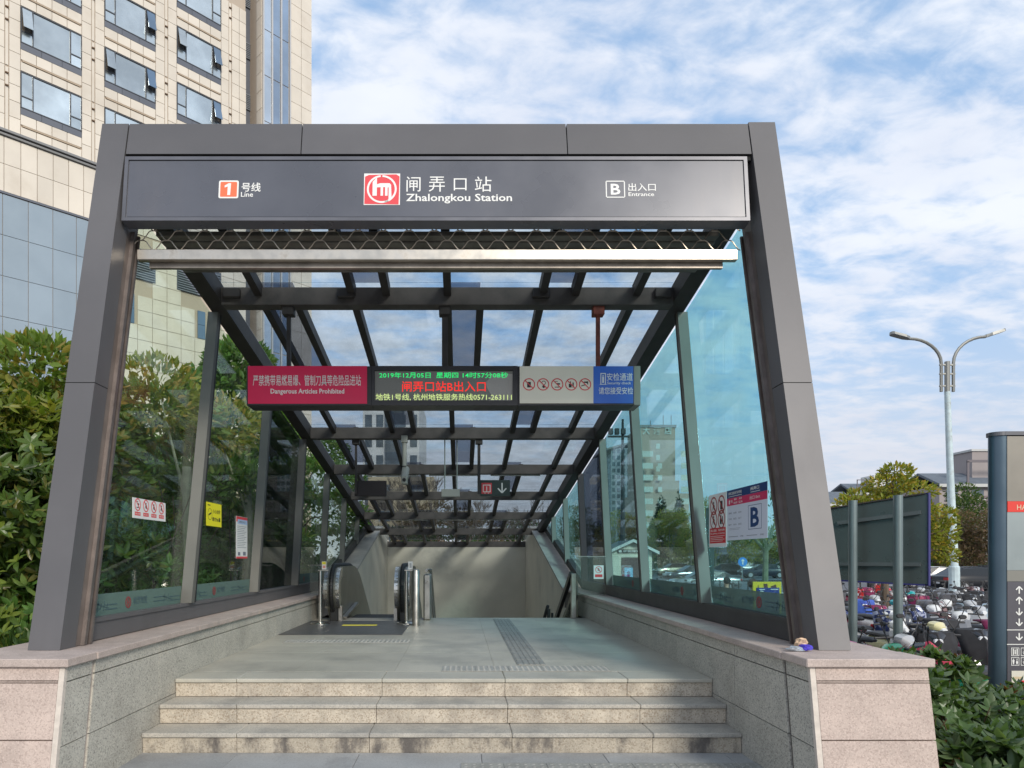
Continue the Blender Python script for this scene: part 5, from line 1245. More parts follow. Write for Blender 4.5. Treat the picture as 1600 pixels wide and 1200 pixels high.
# ================================================================== cars
def car(label, loc, rz, paint, van=False, sc=1., group='cars on the road and car park'):
    T = thing('parked_car', label, 'car', loc, rz, group)
    L_, Wd, H = 4.6*sc, 1.82*sc, 1.46*sc; z0 = .22
    zs = [(-2.30,.42,.72),(-2.24,.30,.92),(-1.7,.22,1.0),(-1.0,.2,1.02),(0,.2,1.0),(.9,.2,.98),(1.5,.22,.92),(2.1,.26,.82),(2.27,.34,.70),(2.31,.42,.6)]
    vs=[]; fs=[]
    for x,zb,zt in zs:
        k = 1-.10*(abs(x)/2.3)**3; hw=.91*k
        for (y,z) in ((-hw*.93,zb),(-hw,zb+.14),(-hw,zt-.14),(-hw*.9,zt),(hw*.9,zt),(hw,zt-.14),(hw,zb+.14),(hw*.93,zb)): vs.append((x*sc,y*sc,z*sc))
    n=8
    for i in range(len(zs)-1):
        for j in range(n): fs.append((i*n+j,i*n+(j+1)%n,(i+1)*n+(j+1)%n,(i+1)*n+j))
    fs += [tuple(range(n)), tuple(range((len(zs)-1)*n,len(zs)*n))]
    MB().add(vs,fs).smooth().build('body', paint, T, world=False)
    cab = [(-2.0,.96,.66),(-1.25,1.38,.60),(-.3,1.46,.58),(.35,1.42,.58),(1.15,.96,.68)]
    vs=[]; fs=[]
    for x,zt,hw in cab:
        for (y,z) in ((-.80,.9),(-hw-.04,zt-.05),(-hw+.05,zt),(hw-.05,zt),(hw+.04,zt-.05),(.80,.9)): vs.append((x*sc,y*sc,z*sc))
    n=6
    for i in range(len(cab)-1):
        for j in range(n): fs.append((i*n+j,i*n+(j+1)%n,(i+1)*n+(j+1)%n,(i+1)*n+j))
    fs += [tuple(range(n)), tuple(range((len(cab)-1)*n,len(cab)*n))]
    MB().add(vs,fs).build('cabin_glass', mat('car_glass',(.02,.024,.028),.15,.0,spec=.35), T, world=False)
    m = MB()
    for a_,b2 in zip(cab[1:3],cab[2:4]): m.hexa([(a_[0]*sc,-.57*sc,(a_[1]-.01)*sc),(b2[0]*sc,-.57*sc,(b2[1]-.01)*sc),(b2[0]*sc,.57*sc,(b2[1]-.01)*sc),(a_[0]*sc,.57*sc,(a_[1]-.01)*sc),(a_[0]*sc,-.55*sc,(a_[1]+.02)*sc),(b2[0]*sc,-.55*sc,(b2[1]+.02)*sc),(b2[0]*sc,.55*sc,(b2[1]+.02)*sc),(a_[0]*sc,.55*sc,(a_[1]+.02)*sc)])
    m.build('roof', paint, T, world=False)
    for sx2 in (-1.38,1.42):
        for sy2 in (-1,1):
            m = MB().lathe((sx2*sc,sy2*.80*sc,.33*sc),[(.33*sc,-.1*sc),(.33*sc,.1*sc)],16,'Y'); q = m.build('wheel', M_RUB, T, world=False)
            MB().lathe((sx2*sc,sy2*.80*sc,.33*sc),[(.21*sc,-.11*sc),(.21*sc,.11*sc)],10,'Y').build('rim', mat('alloy_rim',(.45,.45,.46),.35,.8), q, world=False)
    for sy2 in (-1,1):
        MB().box(2.16*sc,2.31*sc,sy2*.52*sc,sy2*.80*sc,.60*sc,.74*sc).build('headlight', mat('headlight_glass',(.75,.77,.78),.1), T, world=False)
        MB().box(-2.33*sc,-2.2*sc,sy2*.5*sc,sy2*.82*sc,.70*sc,.86*sc).build('tail_light', mat('tail_red',(.45,.02,.02),.2), T, world=False)
        MB().box(.75*sc,.92*sc,sy2*.88*sc,sy2*1.05*sc,.92*sc,1.04*sc).build('mirror', paint, T, world=False)
    MB().box(-2.335*sc,-2.3*sc,-.22*sc,.22*sc,.5*sc,.6*sc).build('number_plate', mat('plate_white',(.6,.6,.6),.5), T, world=False)
    return T
P_BLK = mat('black_paint',(.010,.011,.014),.3,.0,coat=.25,spec=.3); P_NVY = mat('navy_paint',(.015,.022,.04),.3,.0,coat=.25,spec=.3); P_SIL = mat('silver_paint',(.55,.56,.56),.25,.7,coat=1.); P_WHT = mat('white_paint',(.55,.55,.56),.3,coat=.4); P_GLD = mat('champagne_paint',(.48,.42,.32),.25,.6,coat=1.)
car('black saloon on the road between the lamp post and the pylon', (S(1524,0,41).x,41,-.6), R(4), P_BLK, sc=1.05)
car('dark blue car half hidden behind the black saloon', (S(1545,0,58).x,58,-.6), R(4), P_NVY)
car('white car with red tail lights just left of the lamp post', (S(1452,0,47).x,47,-.6), R(172), P_WHT)
car('black saloon facing right under the prohibition poster', (S(1143,0,76).x,76,-.6), R(-10), P_BLK)
car('dark saloon nearest the slim young tree', (S(1192,0,70).x,70,-.6), R(172), P_NVY)
car('white car between the two dark saloons', (S(1170,0,88).x,88,-.6), R(0), P_WHT)
car('champagne car parked under the golden tree', (S(1053,0,80).x,80,-.6), R(190), P_GLD)
car('dark grey car cut by the wide mullion', (S(1082,0,58).x,58,-.6), R(185), mat('grey_paint',(.05,.055,.065),.15,.4,coat=1.))
car('silver car low behind the dark pole', (S(1118,0,40).x,42,-.6), R(178), mat('dull_silver_paint',(.22,.23,.24),.3,.5,coat=1.), sc=.9)

# ================================================================== street lamp, fence, board, pylon
D = 34; p = S(1486,0,D)
T = thing('street_lamp', 'tall pale blue street lamp with two curved arms', 'street lamp', (p.x,D,-.6))
ML = mat('pale_blue_paint',(.50,.60,.62),.5,var=.1,vscale=3,stain=(.33,.33,.30),stscale=5,stamt=.6); MLG = mat('galvanised_arm',(.27,.27,.25),.45,.6)
zt = S(0,612,D).z; MB().tube([(p.x+.18,D,-.6),(p.x+.13,D,1.8),(p.x-.03,D,5.6),(p.x-.18,D,zt)],[.20,.19,.155,.13],12).smooth().build('pole', ML, T)
MB().tube([(p.x+.18,D,-.6),(p.x+.16,D,1.0),(p.x+.155,D,1.05)],[.24,.24,.2],12).build('pole_sleeve', ML, T)
px_ = p.x-.18; z1 = S(0,565,D).z
MB().tube([(px_,D,zt-.02),(px_,D,z1)],.13,10).build('top_collar', MLG, T)
for sgn in (-1,1):
    m = MB(); b0 = px_+sgn*.30
    e = S(1421 if sgn<0 else 1540, 529 if sgn<0 else 526, D)
    pts = [(b0,D,zt),(b0,D,z1-.1)]
    for k in range(1,9):
        t = k/8; cx1 = b0+sgn*.05; pts.append((b0+(e.x-b0)*(1-math.cos(t*math.pi/2))**.95, D, (z1-.1)+(e.z-z1+.1)*math.sin(t*math.pi/2)**.95))
    m.tube(pts,[.075]*len(pts),8); q = m.smooth().build('arm', MLG, T)
    h0 = Vector(e); h1 = S(1392 if sgn<0 else 1569, 521 if sgn<0 else 516.5, D)
    m = MB(); d = (h1-h0); 
    for (t0,w0),(t1,w1) in (((0,.09),(.25,.2)),((.25,.2),(.9,.2)),((.9,.2),(1,.12))):
        A_ = h0+d*t0; B_ = h0+d*t1
        m.hexa([A_+Vector((0,-w0,-.05)),B_+Vector((0,-w1,-.05)),B_+Vector((0,w1,-.05)),A_+Vector((0,w0,-.05)),A_+Vector((0,-w0*.8,.10)),B_+Vector((0,-w1*.8,.08)),B_+Vector((0,w1*.8,.08)),A_+Vector((0,w0*.8,.10))])
    m.build('lamp_head', MLG, T)
for zz_ in (zt+.25,zt+.85,zt+1.3): MB().box(px_-.38,px_+.38,D-.05,D+.05,zz_,zz_+.07).build('clamp', MLG, T)
T = thing('metal_fence', 'low black metal railing in front of the road behind the scooters', 'fence', (25,35,-.6)); MK = mat('black_railing',(.02,.02,.022),.5,.2)
xA, xB = S(1325,0,35).x, S(1620,0,35).x
for zz_ in (.28,-.40): MB().box(xA-8,xB,34.97,35.03,zz_-.03,zz_+.03).build('rail', MK, T)
m = meshdata(MB().box(-.025,.025,-.02,.02,-.35,.25),'baluster',MK); k = 0; xx = xA-8
while xx < xB: put(m,'baluster',T,(xx-25,0,.6)); xx += .48
T = thing('waste_bin', 'short dark bollard-shaped bin standing at the black railing', 'bin', (S(1361,0,34).x,34,-.6)); MB().lathe((S(1361,0,34).x,34,-.6),[(.17,0),(.17,1.25),(.13,1.33)],12).build('drum', MK, T)

# back of the big sign board
D = 10.3; zA = -.6
pA = S(1296,0,10.9); pB = S(1450,0,10.0)
T = thing('sign_board', 'large dark green board on two round posts seen from behind', 'sign board', (pA.x,10.6,-.6)); MBD = mat('board_back',(.085,.105,.10),.30,.35,var=.08,vscale=1.5); MPO = mat('grey_green_post',(.20,.25,.25),.35,.5,var=.05,vscale=2)
zt1 = S(0,796,10.9).z; zt2 = S(0,772,10.0).z; zb1 = S(0,905,10.9).z; zb2 = S(0,913,10.0).z
m = MB(); m.hexa([(pA.x,pA.y,zb1),(pB.x,pB.y,zb2),(pB.x,pB.y+.10,zb2),(pA.x,pA.y+.10,zb1),(pA.x,pA.y,zt1),(pB.x,pB.y,zt2),(pB.x,pB.y+.10,zt2),(pA.x,pA.y+.10,zt1)]); m.build('board_panel', MBD, T)
m = MB(); m.bar((pB.x+.012,pB.y+.05,zb2-.02),(pB.x+.012,pB.y+.05,zt2+.02),.03,.14,up=(0,1,0)); m.bar((pA.x,pA.y+.05,zb1-.012),(pB.x,pB.y+.05,zb2-.012),.12,.02); m.build('blue_edge', mat('navy_edge',(.03,.03,.16),.5), T)
m = MB(); m.bar((pA.x,pA.y+.05,zt1+.012),(pB.x,pB.y+.05,zt2+.012),.12,.02); m.build('top_edge', M_FRAMED, T)
for xpx,Dp,yt in ((1327,10.45,785),(1396.5,9.95,777)):
    q = S(xpx,0,Dp); m = MB(); m.tube([(q.x,Dp-.1,-.6),(q.x,Dp-.1,S(0,yt,Dp).z+.02)],.062,14); m.smooth().build('post', MPO, T)
def on(t, off): return Vector((pA.x+(pB.x-pA.x)*t, pA.y+(pB.y-pA.y)*t-off, 0))
for f0 in (.80,.22):
    a_ = on(.08,.03); b2 = on(.92,.03); a_.z = zb1+(zt1-zb1)*f0; b2.z = zb2+(zt2-zb2)*f0
    m = MB().bar(a_,b2,.05,.055); m.build('cross_rail', MBD if 0 else mat('rail_grey',(.12,.14,.14),.45,.4), T)

# station pylon
D = 6.3
x0 = S(1543,0,D).x; x1 = S(1572,0,D).x; z0 = -.6; zt = S(0,680,D).z
T = thing('station_pylon', 'tall dark station information pylon with red band, arrows and map', 'pylon', (x0,D,-.6)); MPY = mat('slate_blue_metal',(.080,.12,.155),.32,.5,var=.06,vscale=2); FW = 1.15
m = MB(); x0 = 823*6.40/FPX
prof = [(x0+.10-.10*math.cos(R(a)), D+.075-.075*math.sin(R(a))) for a in range(-90,91,10)]+[(x1,D+.0),(x1,D+.15)]
m.prism([(x,y,z0) for x,y in prof],(0,0,zt-z0)); m.smooth().build('side_column', MPY, T)
m = MB(); m.prism([(x-.01 if x<x0+.1 else x+FW,y-.012 if y<D+.1 else y+.01,zt) for x,y in prof],(0,0,.035)); m.build('top_cap', mat('cap_grey',(.13,.13,.14),.4,.4), T)
m = MB(); m.box(x1+.012,x1+FW,D+.021,D+.145,z0,zt-.002); m.build('pylon_core', MPY, T)
k = D/FPX; z_ = lambda y: S(0,y,D).z
def py(y0,y1,name,m_,xo=.012,h=0): return MB().box(x1+xo,x1+FW,D-.0-h,D+.02,z_(y1),z_(y0)).build(name, m_, T)
py(681.5,783,'taupe_panel',mat('taupe_sheet',(.28,.255,.215),.35,.3,var=.04,vscale=2))
rb = py(783.3,800,'red_band',mat('signal_red',(.72,.045,.03),.4),h=.004)
py(800.3,891,'pale_grey_panel',mat('pale_grey_sheet',(.31,.35,.35),.35,.3,var=.04,vscale=2))
py(891.3,908.5,'beige_strip',mat('beige_strip',(.26,.25,.22),.35,.3))
dk = py(909,1115,'dark_panel',mat('plum_grey_sheet',(.105,.10,.115),.4,.2),h=.002)
py(1115.2,1280,'plinth_panel',MPY)
F = Face((x1,D-.005,z_(1115)),(1,0,0),(0,0,1)); kk = lambda x:(x-1572)*k; yy = lambda y:(1115-y)*k
m = MB(); F.text(m,'HANGZHOU METRO',kk(1588.5),kk(1588.5)+.62,yy(796.5),yy(788.5),.0012,.0); m.build('lettering', mat('pale_gold_vinyl',(.75,.6,.4),.5), rb, fixn=False)
m = MB()
def arrow(m, xc, yc, up):
    s_ = 1 if up else -1
    F.rect(m,kk(xc-1),kk(xc+1),yy(yc+5.5),yy(yc-5.5),.0,.001); tip = (kk(xc),yy(yc)+s_*5.6*k)
    for sg in (-1,1): F.line(m,tip[0],tip[1],kk(xc+sg*5),tip[1]-s_*5.2*k,1.9*k,.0002+.0001*sg,.0013+.0001*sg)
for yc,u in ((922,1),(938.5,1),(955.5,0),(972,0),(994.5,0)): arrow(m,1592,yc,u)
F.rect(m,kk(1573),kk(1573)+1.1,yy(984.8),yy(983.6),0,.001); F.rect(m,kk(1573),kk(1573)+1.1,yy(1007.4),yy(1006.2),0,.001)
for i,(y_,tx) in enumerate(((922,'天城路'),(938.5,'机场路'),(955.5,'火车东站'),(972,'打铁关'),(994.5,'地铁1号线'))): F.text(m,tx,kk(1605),kk(1605)+.085*len(tx),yy(y_+5),yy(y_-5),.001,.0)
m.build('arrow_symbols', M_WHITE, dk, fixn=False, kind='stuff')
m = MB()
for i,xb in enumerate((1579.5,1594.5,1609.5)):
    for j,yb in enumerate((1012,1027)):
        a0,a1,b0,b1 = kk(xb),kk(xb+12.5),yy(yb+12.8),yy(yb); e_=.8*k
        F.rect(m,a0,a1,b0,b0+e_,0,.001); F.rect(m,a0,a1,b1-e_,b1,0,.001); F.rect(m,a0,a0+e_,b0+e_,b1-e_,0,.001); F.rect(m,a1-e_,a1,b0+e_,b1-e_,0,.001)
        cx1=(a0+a1)/2; cy1=(b0+b1)/2
        if i==1: F.ring(m,cx1+.5*k,cy1-1*k,2.6*k,3.5*k,0,.001,a0=150,a1=390,n=10); F.line(m,cx1-1*k,cy1+4*k,cx1-.6*k,cy1,1.1*k,0,.001); F.line(m,cx1-.6*k,cy1,cx1+3*k,cy1-.2*k,1*k,.0011,.002)
        elif j==0:
            for q in (-3,3): F.rect(m,cx1+q*k-.9*k,cx1+q*k+.9*k,b0+1.6*k,b1-1.6*k,0,.001)
            F.disc(m,cx1,cy1+2.5*k,1.1*k,0,.001,8); F.rect(m,cx1-.9*k,cx1+.9*k,cy1-4*k,cy1+1.2*k,0,.001)
        else:
            for q in (-2.8,2.8): F.disc(m,cx1+q*k,cy1+3.4*k,.9*k,0,.001,8); F.poly(m,[(cx1+q*k-1.7*k,cy1-1*k if q>0 else cy1+2*k),(cx1+q*k-.8*k,cy1-4.5*k),(cx1+q*k+.8*k,cy1-4.5*k),(cx1+q*k+1.7*k,cy1-1*k if q>0 else cy1+2*k),(cx1+q*k,cy1+2.3*k)],0,.001)
m.build('facility_symbols', M_WHITE, dk)
m = MB(); F.rect(m,kk(1580),kk(1580)+.95,yy(1098.5),yy(1048),0,.002); mp_ = m.build('area_map', mat('map_paper',(.70,.66,.56),.5), dk)
m = MB(); F.line(m,kk(1580.2),yy(1076),kk(1640),yy(1079),1.1*k,.0024,.003); F.line(m,kk(1602),yy(1050),kk(1604),yy(1097),1.1*k,.0031,.0036); F.rect(m,kk(1592),kk(1606),yy(1068),yy(1063),.0037,.0042); F.rect(m,kk(1596),kk(1612),yy(1081),yy(1075.5),.0037,.0042); m.build('map_lines', mat('map_red',(.7,.03,.06),.5), mp_)
m = MB()
for xx,y_ in ((1594,1070),(1588,1083),(1612,1060)): F.rect(m,kk(xx),kk(xx+4.5),yy(y_+4.5),yy(y_),.0024,.003)
m.build('map_exit_marks', mat('map_green',(.03,.4,.2),.5), mp_)
m = MB()
for xx,y_,w_,h_ in ((1583,1057,13,4),(1583,1066,8,3),(1588,1091,12,3),(1610,1070,10,4)): F.rect(m,kk(xx),kk(xx+w_),yy(y_+h_),yy(y_),.0044,.005)
m.build('map_blocks', mat('map_tan',(.62,.5,.32),.6), mp_)
# ================================================================== greenery on the left
def leafmesh(size, asp, material, name='leaf'):
    w = size*asp*.5; v = [(0,0,0),(size*.28,w*.85,w*.25),(size*.6,w*.8,w*.18),(size,0,-size*.16),(size*.6,-w*.8,w*.18),(size*.28,-w*.85,w*.25),(size*.28,0,0),(size*.6,0,-size*.02)]
    f = [(0,6,1),(1,6,7,2),(2,7,3),(0,5,6),(6,5,4,7),(7,4,3)]
    me = bpy.data.meshes.new(name); me.from_pydata(v, [], f); me.materials.append(material); me.update(); return me
def whorls(parent, pts, size, asp, mats, k=6, seed=0, tilt=(-.15,.55)):
    """whorls of single large leaves at twig tips: each leaf its own object"""
    g = random.Random(seed); ms = [leafmesh(size, asp, m) for m in mats]; o0 = wloc(parent)
    for p in pts:
        n0 = Vector((g.uniform(-.6,.6), -.7+g.uniform(-.4,.3), g.uniform(.2,1.))).normalized(); q = n0.to_track_quat('Z','Y')
        a0 = g.random()*6.28
        for i in range(k):
            o = bpy.data.objects.new('leaf', ms[g.randrange(len(ms))]); COL.objects.link(o); o.parent = parent
            o.location = Vector(p)-o0; r = q @ Matrix.Rotation(a0+i*6.283/k+g.uniform(-.2,.2), 3, 'Z').to_quaternion() @ Matrix.Rotation(-g.uniform(*tilt), 3, 'Y').to_quaternion()
            o.rotation_euler = r.to_euler(); s = g.uniform(.75,1.15); o.scale = (s,s,s)
LS_A = leafmat('sunlit_broad_leaf', (.16,.21,.04), (.28,.26,.05), .7, rough=.3, var=.4)  # brighter leaf copy, sunlight on the shoots is put into the colour
LS_B = leafmat('olive_broad_leaf', (.085,.14,.032), (.18,.18,.045), .70, rough=.32, var=.4)
g = random.Random(4)
cl = [((-4.75+g.uniform(-.5,.5), 6.9+g.uniform(-.7,.7), z), (.85*f,.85*f,.42), f) for z,f in ((.4,1.15),(.8,1.2),(1.15,1.2),(1.5,1.25),(1.85,1.2),(2.2,1.05),(2.5,.9),(2.75,.7))]
T = tree('broadleaf_tree', 'dense glossy broadleaf tree at the left edge beside the left pillar', (-4.7,6.9,-.03), 2.2, cl, 24000, .125, LS_B, BARK, .08, 14, 61, up=.5, whorl=6)
foliage('sunlit_shoots', [((-4.75+g.uniform(-.7,.7),6.8+g.uniform(-.6,.6),2.55+g.uniform(-.25,.35)),(.5,.5,.3),1) for _ in range(7)], 6000, .12, LS_A, T, seed=62, up=.9, whorl=5)
pts = []
for _ in range(26):
    z = g.uniform(.3,2.5); x = g.uniform(-3.98,-3.40)-.05*z; pts.append((x, 5.85+g.uniform(-.2,.15), z))
whorls(T, pts, .13, .42, [LS_A, LS_B], 6, 5)
T = thing('low_shrub', 'low leafy shrub at the foot of the left pillar behind the pink wall', 'shrub', (-3.9,5.5,0))
foliage('leaves', [((-4.1+.5*i,5.6+.2*(i%2),.35+.1*(i%3)),(.5,.5,.36),1) for i in range(3)], 4200, .11, LF_MID, T, seed=63, up=.7)
cl = [((-5.6+g.uniform(-1.,1.), 10.0+g.uniform(-1.,1.), z), (1.2*f,1.2*f,.5), f) for z,f in ((1.3,.8),(1.9,1.),(2.4,1.1),(2.9,1.2),(3.3,1.1),(3.6,.9),(3.85,.6))]
tree('yellowing_tree', 'tree with yellowing top seen through the first left pane', (-5.4,10,-.03), 3.2, cl, 17000, .15, leafmat('yellow_green_leaf',(.17,.25,.06),(.27,.22,.05),.66), BARK, .07, 9, 64, up=.1)
cl = [((-4.7+g.uniform(-.8,.8), 13.2+g.uniform(-1.,1.), z), (1.15*f,1.15*f,.5), f) for z,f in ((1.2,.9),(2.0,1.1),(2.7,1.15),(3.4,1.2),(4.1,1.1),(4.8,.9),(5.3,.6))]
tree('tall_leafy_tree', 'taller leafy tree seen through the second left pane and the roof', (-4.7,13.2,-.03), 3.6, cl, 17000, .16, leafmat('fresh_green_leaf',(.12,.23,.06),(.19,.25,.06),.7), BARK, .07, 9, 65, up=.1)
cl = [((-4.3+g.uniform(-.7,.7), 17.5+g.uniform(-1.2,1.2), z), (1.2*f,1.2*f,.5), f) for z,f in ((1.0,1.),(1.8,1.1),(2.6,1.15),(3.4,1.1),(4.3,.9))]
tree('dark_leafy_tree', 'dark leafy tree beyond the far left panes near the stairwell', (-4.3,17.5,-.03), 2.6, cl, 9000, .15, MATS['fresh_green_leaf'], BARK, .08, 9, 66, up=.1)
T = thing('thicket', 'dark green thicket right behind the left glass wall', 'shrubs', (-3.9,9,0)); 
cl = [((-3.95+g.uniform(-.25,.25)-.02*i, 6.6+i*.62, .45+.55*g.random()), (.55,.6,.5), 1) for i in range(20)]+[((-4.5+g.uniform(-.3,.2), 7.2+i*.9, 1.35+.5*g.random()), (.65,.7,.55), .9) for i in range(12)]
foliage('leaves', cl, 24000, .12, leafmat('thicket_leaf',(.12,.24,.06),(.19,.27,.07),.7,rough=.35,var=.45), T, seed=67, up=.4, whorl=5)
m = MB()
for i in range(26):
    y = 6.8+i*.42; x = -4.3+g.uniform(-.3,.3); m.tube([(x,y,0),(x+g.uniform(-.2,.2),y+g.uniform(-.2,.2),.8),(x+g.uniform(-.6,.6),y+g.uniform(-.5,.5),1.9+g.random()*.8)],[.022,.015,.007],5)
o = m.build('stems', BARK, T); o['kind'] = 'stuff'
for (x,y,h,lab) in ((-3.75,9.35,2.7,'pale slender trunk standing behind the first left pane'),(-3.62,11.6,2.7,'pale slender trunk standing behind the second left pane')):
    t_ = thing('slender_tree', lab, 'tree', (x,y,-.03)); m = MB(); m.tube([(x,y,-.03),(x+.03,y,1.3),(x-.02,y+.05,h)],[.09,.08,.06],10)
    for k in range(1): m.tube([(x,y,h*.8),(x+g.uniform(-.6,.2),y+g.uniform(-.4,.4),h+.7+g.random()*.6)],[.03,.008],5)
    m.build('trunk', mat('lichen_bark',(.27,.28,.20),.9,var=.2,vscale=9), t_); foliage('crown', [((x-.5,y,h+1.0),(.8,.8,.5),1)], 900, .12, LF_YEL, t_, seed=int(y))
T = thing('background_trees', 'row of dark evergreen trees closing the view behind the left shrubs', 'trees', (-9,14,0))
cl = [((-8.5+g.uniform(-.8,.8)-.0*i, 8+i*1.5, z+g.random()), (1.3,1.3,.8), 1) for i in range(12) for z in (.4,1.5,2.5)]
foliage('leaves', cl, 26000, .22, LF_MID, T, seed=68)
cl = [((-14+i*2.2+g.uniform(-.5,.5), 26+g.uniform(-1,1), z), (1.8,1.4,.9), 1) for i in range(7) for z in (.3,1.7)]
T = thing('hedge_row', 'dark hedge row beyond the end of the left glass wall', 'hedge', (-8,26,0)); foliage('leaves', cl, 9000, .22, LF_DARK, T, seed=69)

# bare winter trees behind the stairwell, seen through the lower roof
def bare(label, loc, h, seed):
    T = thing('bare_tree', label, 'tree', loc); g = random.Random(seed); m = MB()
    def br(p, d, l, r, n):
        q = p+d*l; m.tube([p,(p+q)/2+Vector((g.uniform(-.05,.05),0,.04))*l,q],[r,r*.85,r*.65],5 if n>1 else 4, cap=False)
        if n == 0: return
        for _ in range(3 if n>1 else 4):
            e = (d+Vector((g.uniform(-.75,.75),g.uniform(-.6,.6),g.uniform(-.1,.45)))).normalized(); br(q, e, l*g.uniform(.62,.82), r*.6, n-1)
    br(Vector(loc), Vector((0,0,1)), h*.30, h*.020, 5); m.build('trunk', mat('winter_bark',(.14,.115,.095),.9), T)
bare('leftmost bare winter tree behind the stairwell roof', (-1.9,29,-.6), 5.8, 3); bare('middle bare winter tree behind the stairwell roof', (.9,31,-.6), 5.6, 8); bare('rightmost bare winter tree behind the stairwell roof', (3.2,33,-.6), 5.3, 12)
rowtree('brown leafed tree far behind the stairwell, left of the bare trees', 655, 40, 790, 90, LF_BRN, 71, 5000, bot=.2, bark=BARK)
rowtree('brown leafed tree far behind the stairwell, among the bare trees', 740, 44, 805, 90, LF_BRN, 72, 5000, bot=.2, bark=BARK)
rowtree('olive tree far behind the stairwell near the right wall', 800, 46, 815, 80, LF_MID, 73, 4500, bot=.2, bark=BARK)

# ================================================================== hedge in front of the pylon
T = thing('broadleaf_hedge', 'glossy broadleaf hedge in front of the station pylon at lower right', 'hedge', (4.3,4.9,-.03))
cl = [((3.25+.42*i, 4.30+.0*i+.12*(i%2), .10), (.42,.42,.27), 1.0) for i in range(8)]+[((3.35+.45*i, 5.05, .18), (.45,.45,.30), 1) for i in range(7)]+[((3.25+.35*i, 5.7, .38), (.35,.4,.30), .8) for i in range(3)]+[((4.2+.5*i, 5.7, .10), (.4,.4,.3), .7) for i in range(5)]+[((3.2,4.95,.42),(.34,.35,.28),.7),((3.12,4.02,.18),(.30,.2,.24),.5),((3.05,4.0,-.08),(.22,.16,.2),.3)]
foliage('leaves', cl, 21000, .088, LF_HEDGE, T, seed=81, up=.9, asp=.55, shell=.8, whorl=6)
foliage('large_leaves', cl[:8]+cl[-2:], 2400, .115, LF_HEDGE, T, seed=84, up=.8, asp=.5, shell=1.0, whorl=5)
foliage('reddish_leaves', cl, 1300, .075, leafmat('reddish_hedge_leaf',(.20,.09,.06),(.16,.12,.05),.6), T, seed=83, up=.9, asp=.5, shell=.95, whorl=5)
pts = []
for _ in range(50):
    x = g.uniform(2.98,4.9); y = g.uniform(3.92,4.75); z = .34+.10*math.sin(x*5)+(y-4.3)*.12 if y > 4.05 else g.uniform(.0,.36); pts.append((x,y-.03,z+.05+g.uniform(-.05,.05)))
whorls(T, pts, .088, .55, [LF_HEDGE], 5, 9, tilt=(.25,.95))
m = MB()
for i in range(60):
    x = g.uniform(3.1,6.0); y = g.uniform(4.1,5.6); m.tube([(x,y,-.1),(x+g.uniform(-.1,.1),y,.2),(x+g.uniform(-.15,.15),y-.1,.42)],[.008,.006,.003],4)
o = m.build('stems', mat('hedge_stem',(.16,.09,.05),.8), T); o['kind'] = 'stuff'
m = meshdata(MB().add([(0,0,0),(.06,.025,.01),(.1,0,-.01),(.06,-.025,.01)],[(0,1,2),(0,2,3)]), 'dead_leaf', mat('dead_leaf',(.28,.07,.03),.6))
for (x,y,z) in ((3.42,4.05,.40),(3.30,4.0,.33),(3.75,3.98,.12),(4.1,4.1,.36)): o = put(m,'dead_leaf',T,Vector((x,y,z))-Vector((4.3,4.9,-.03)),g.random()*6); o.rotation_euler.x = g.uniform(-.6,.9)
T = thing('back_hedge', 'hedge strip between the right granite wall and the parked scooters', 'hedge', (3.7,8,-.3))
foliage('leaves', [((3.35+.1*(i%2), 6.4+.62*i, -.15), (.40,.45,.34), 1) for i in range(12)], 8000, .085, LF_HEDGE, T, seed=82, up=.8, asp=.5, whorl=5)

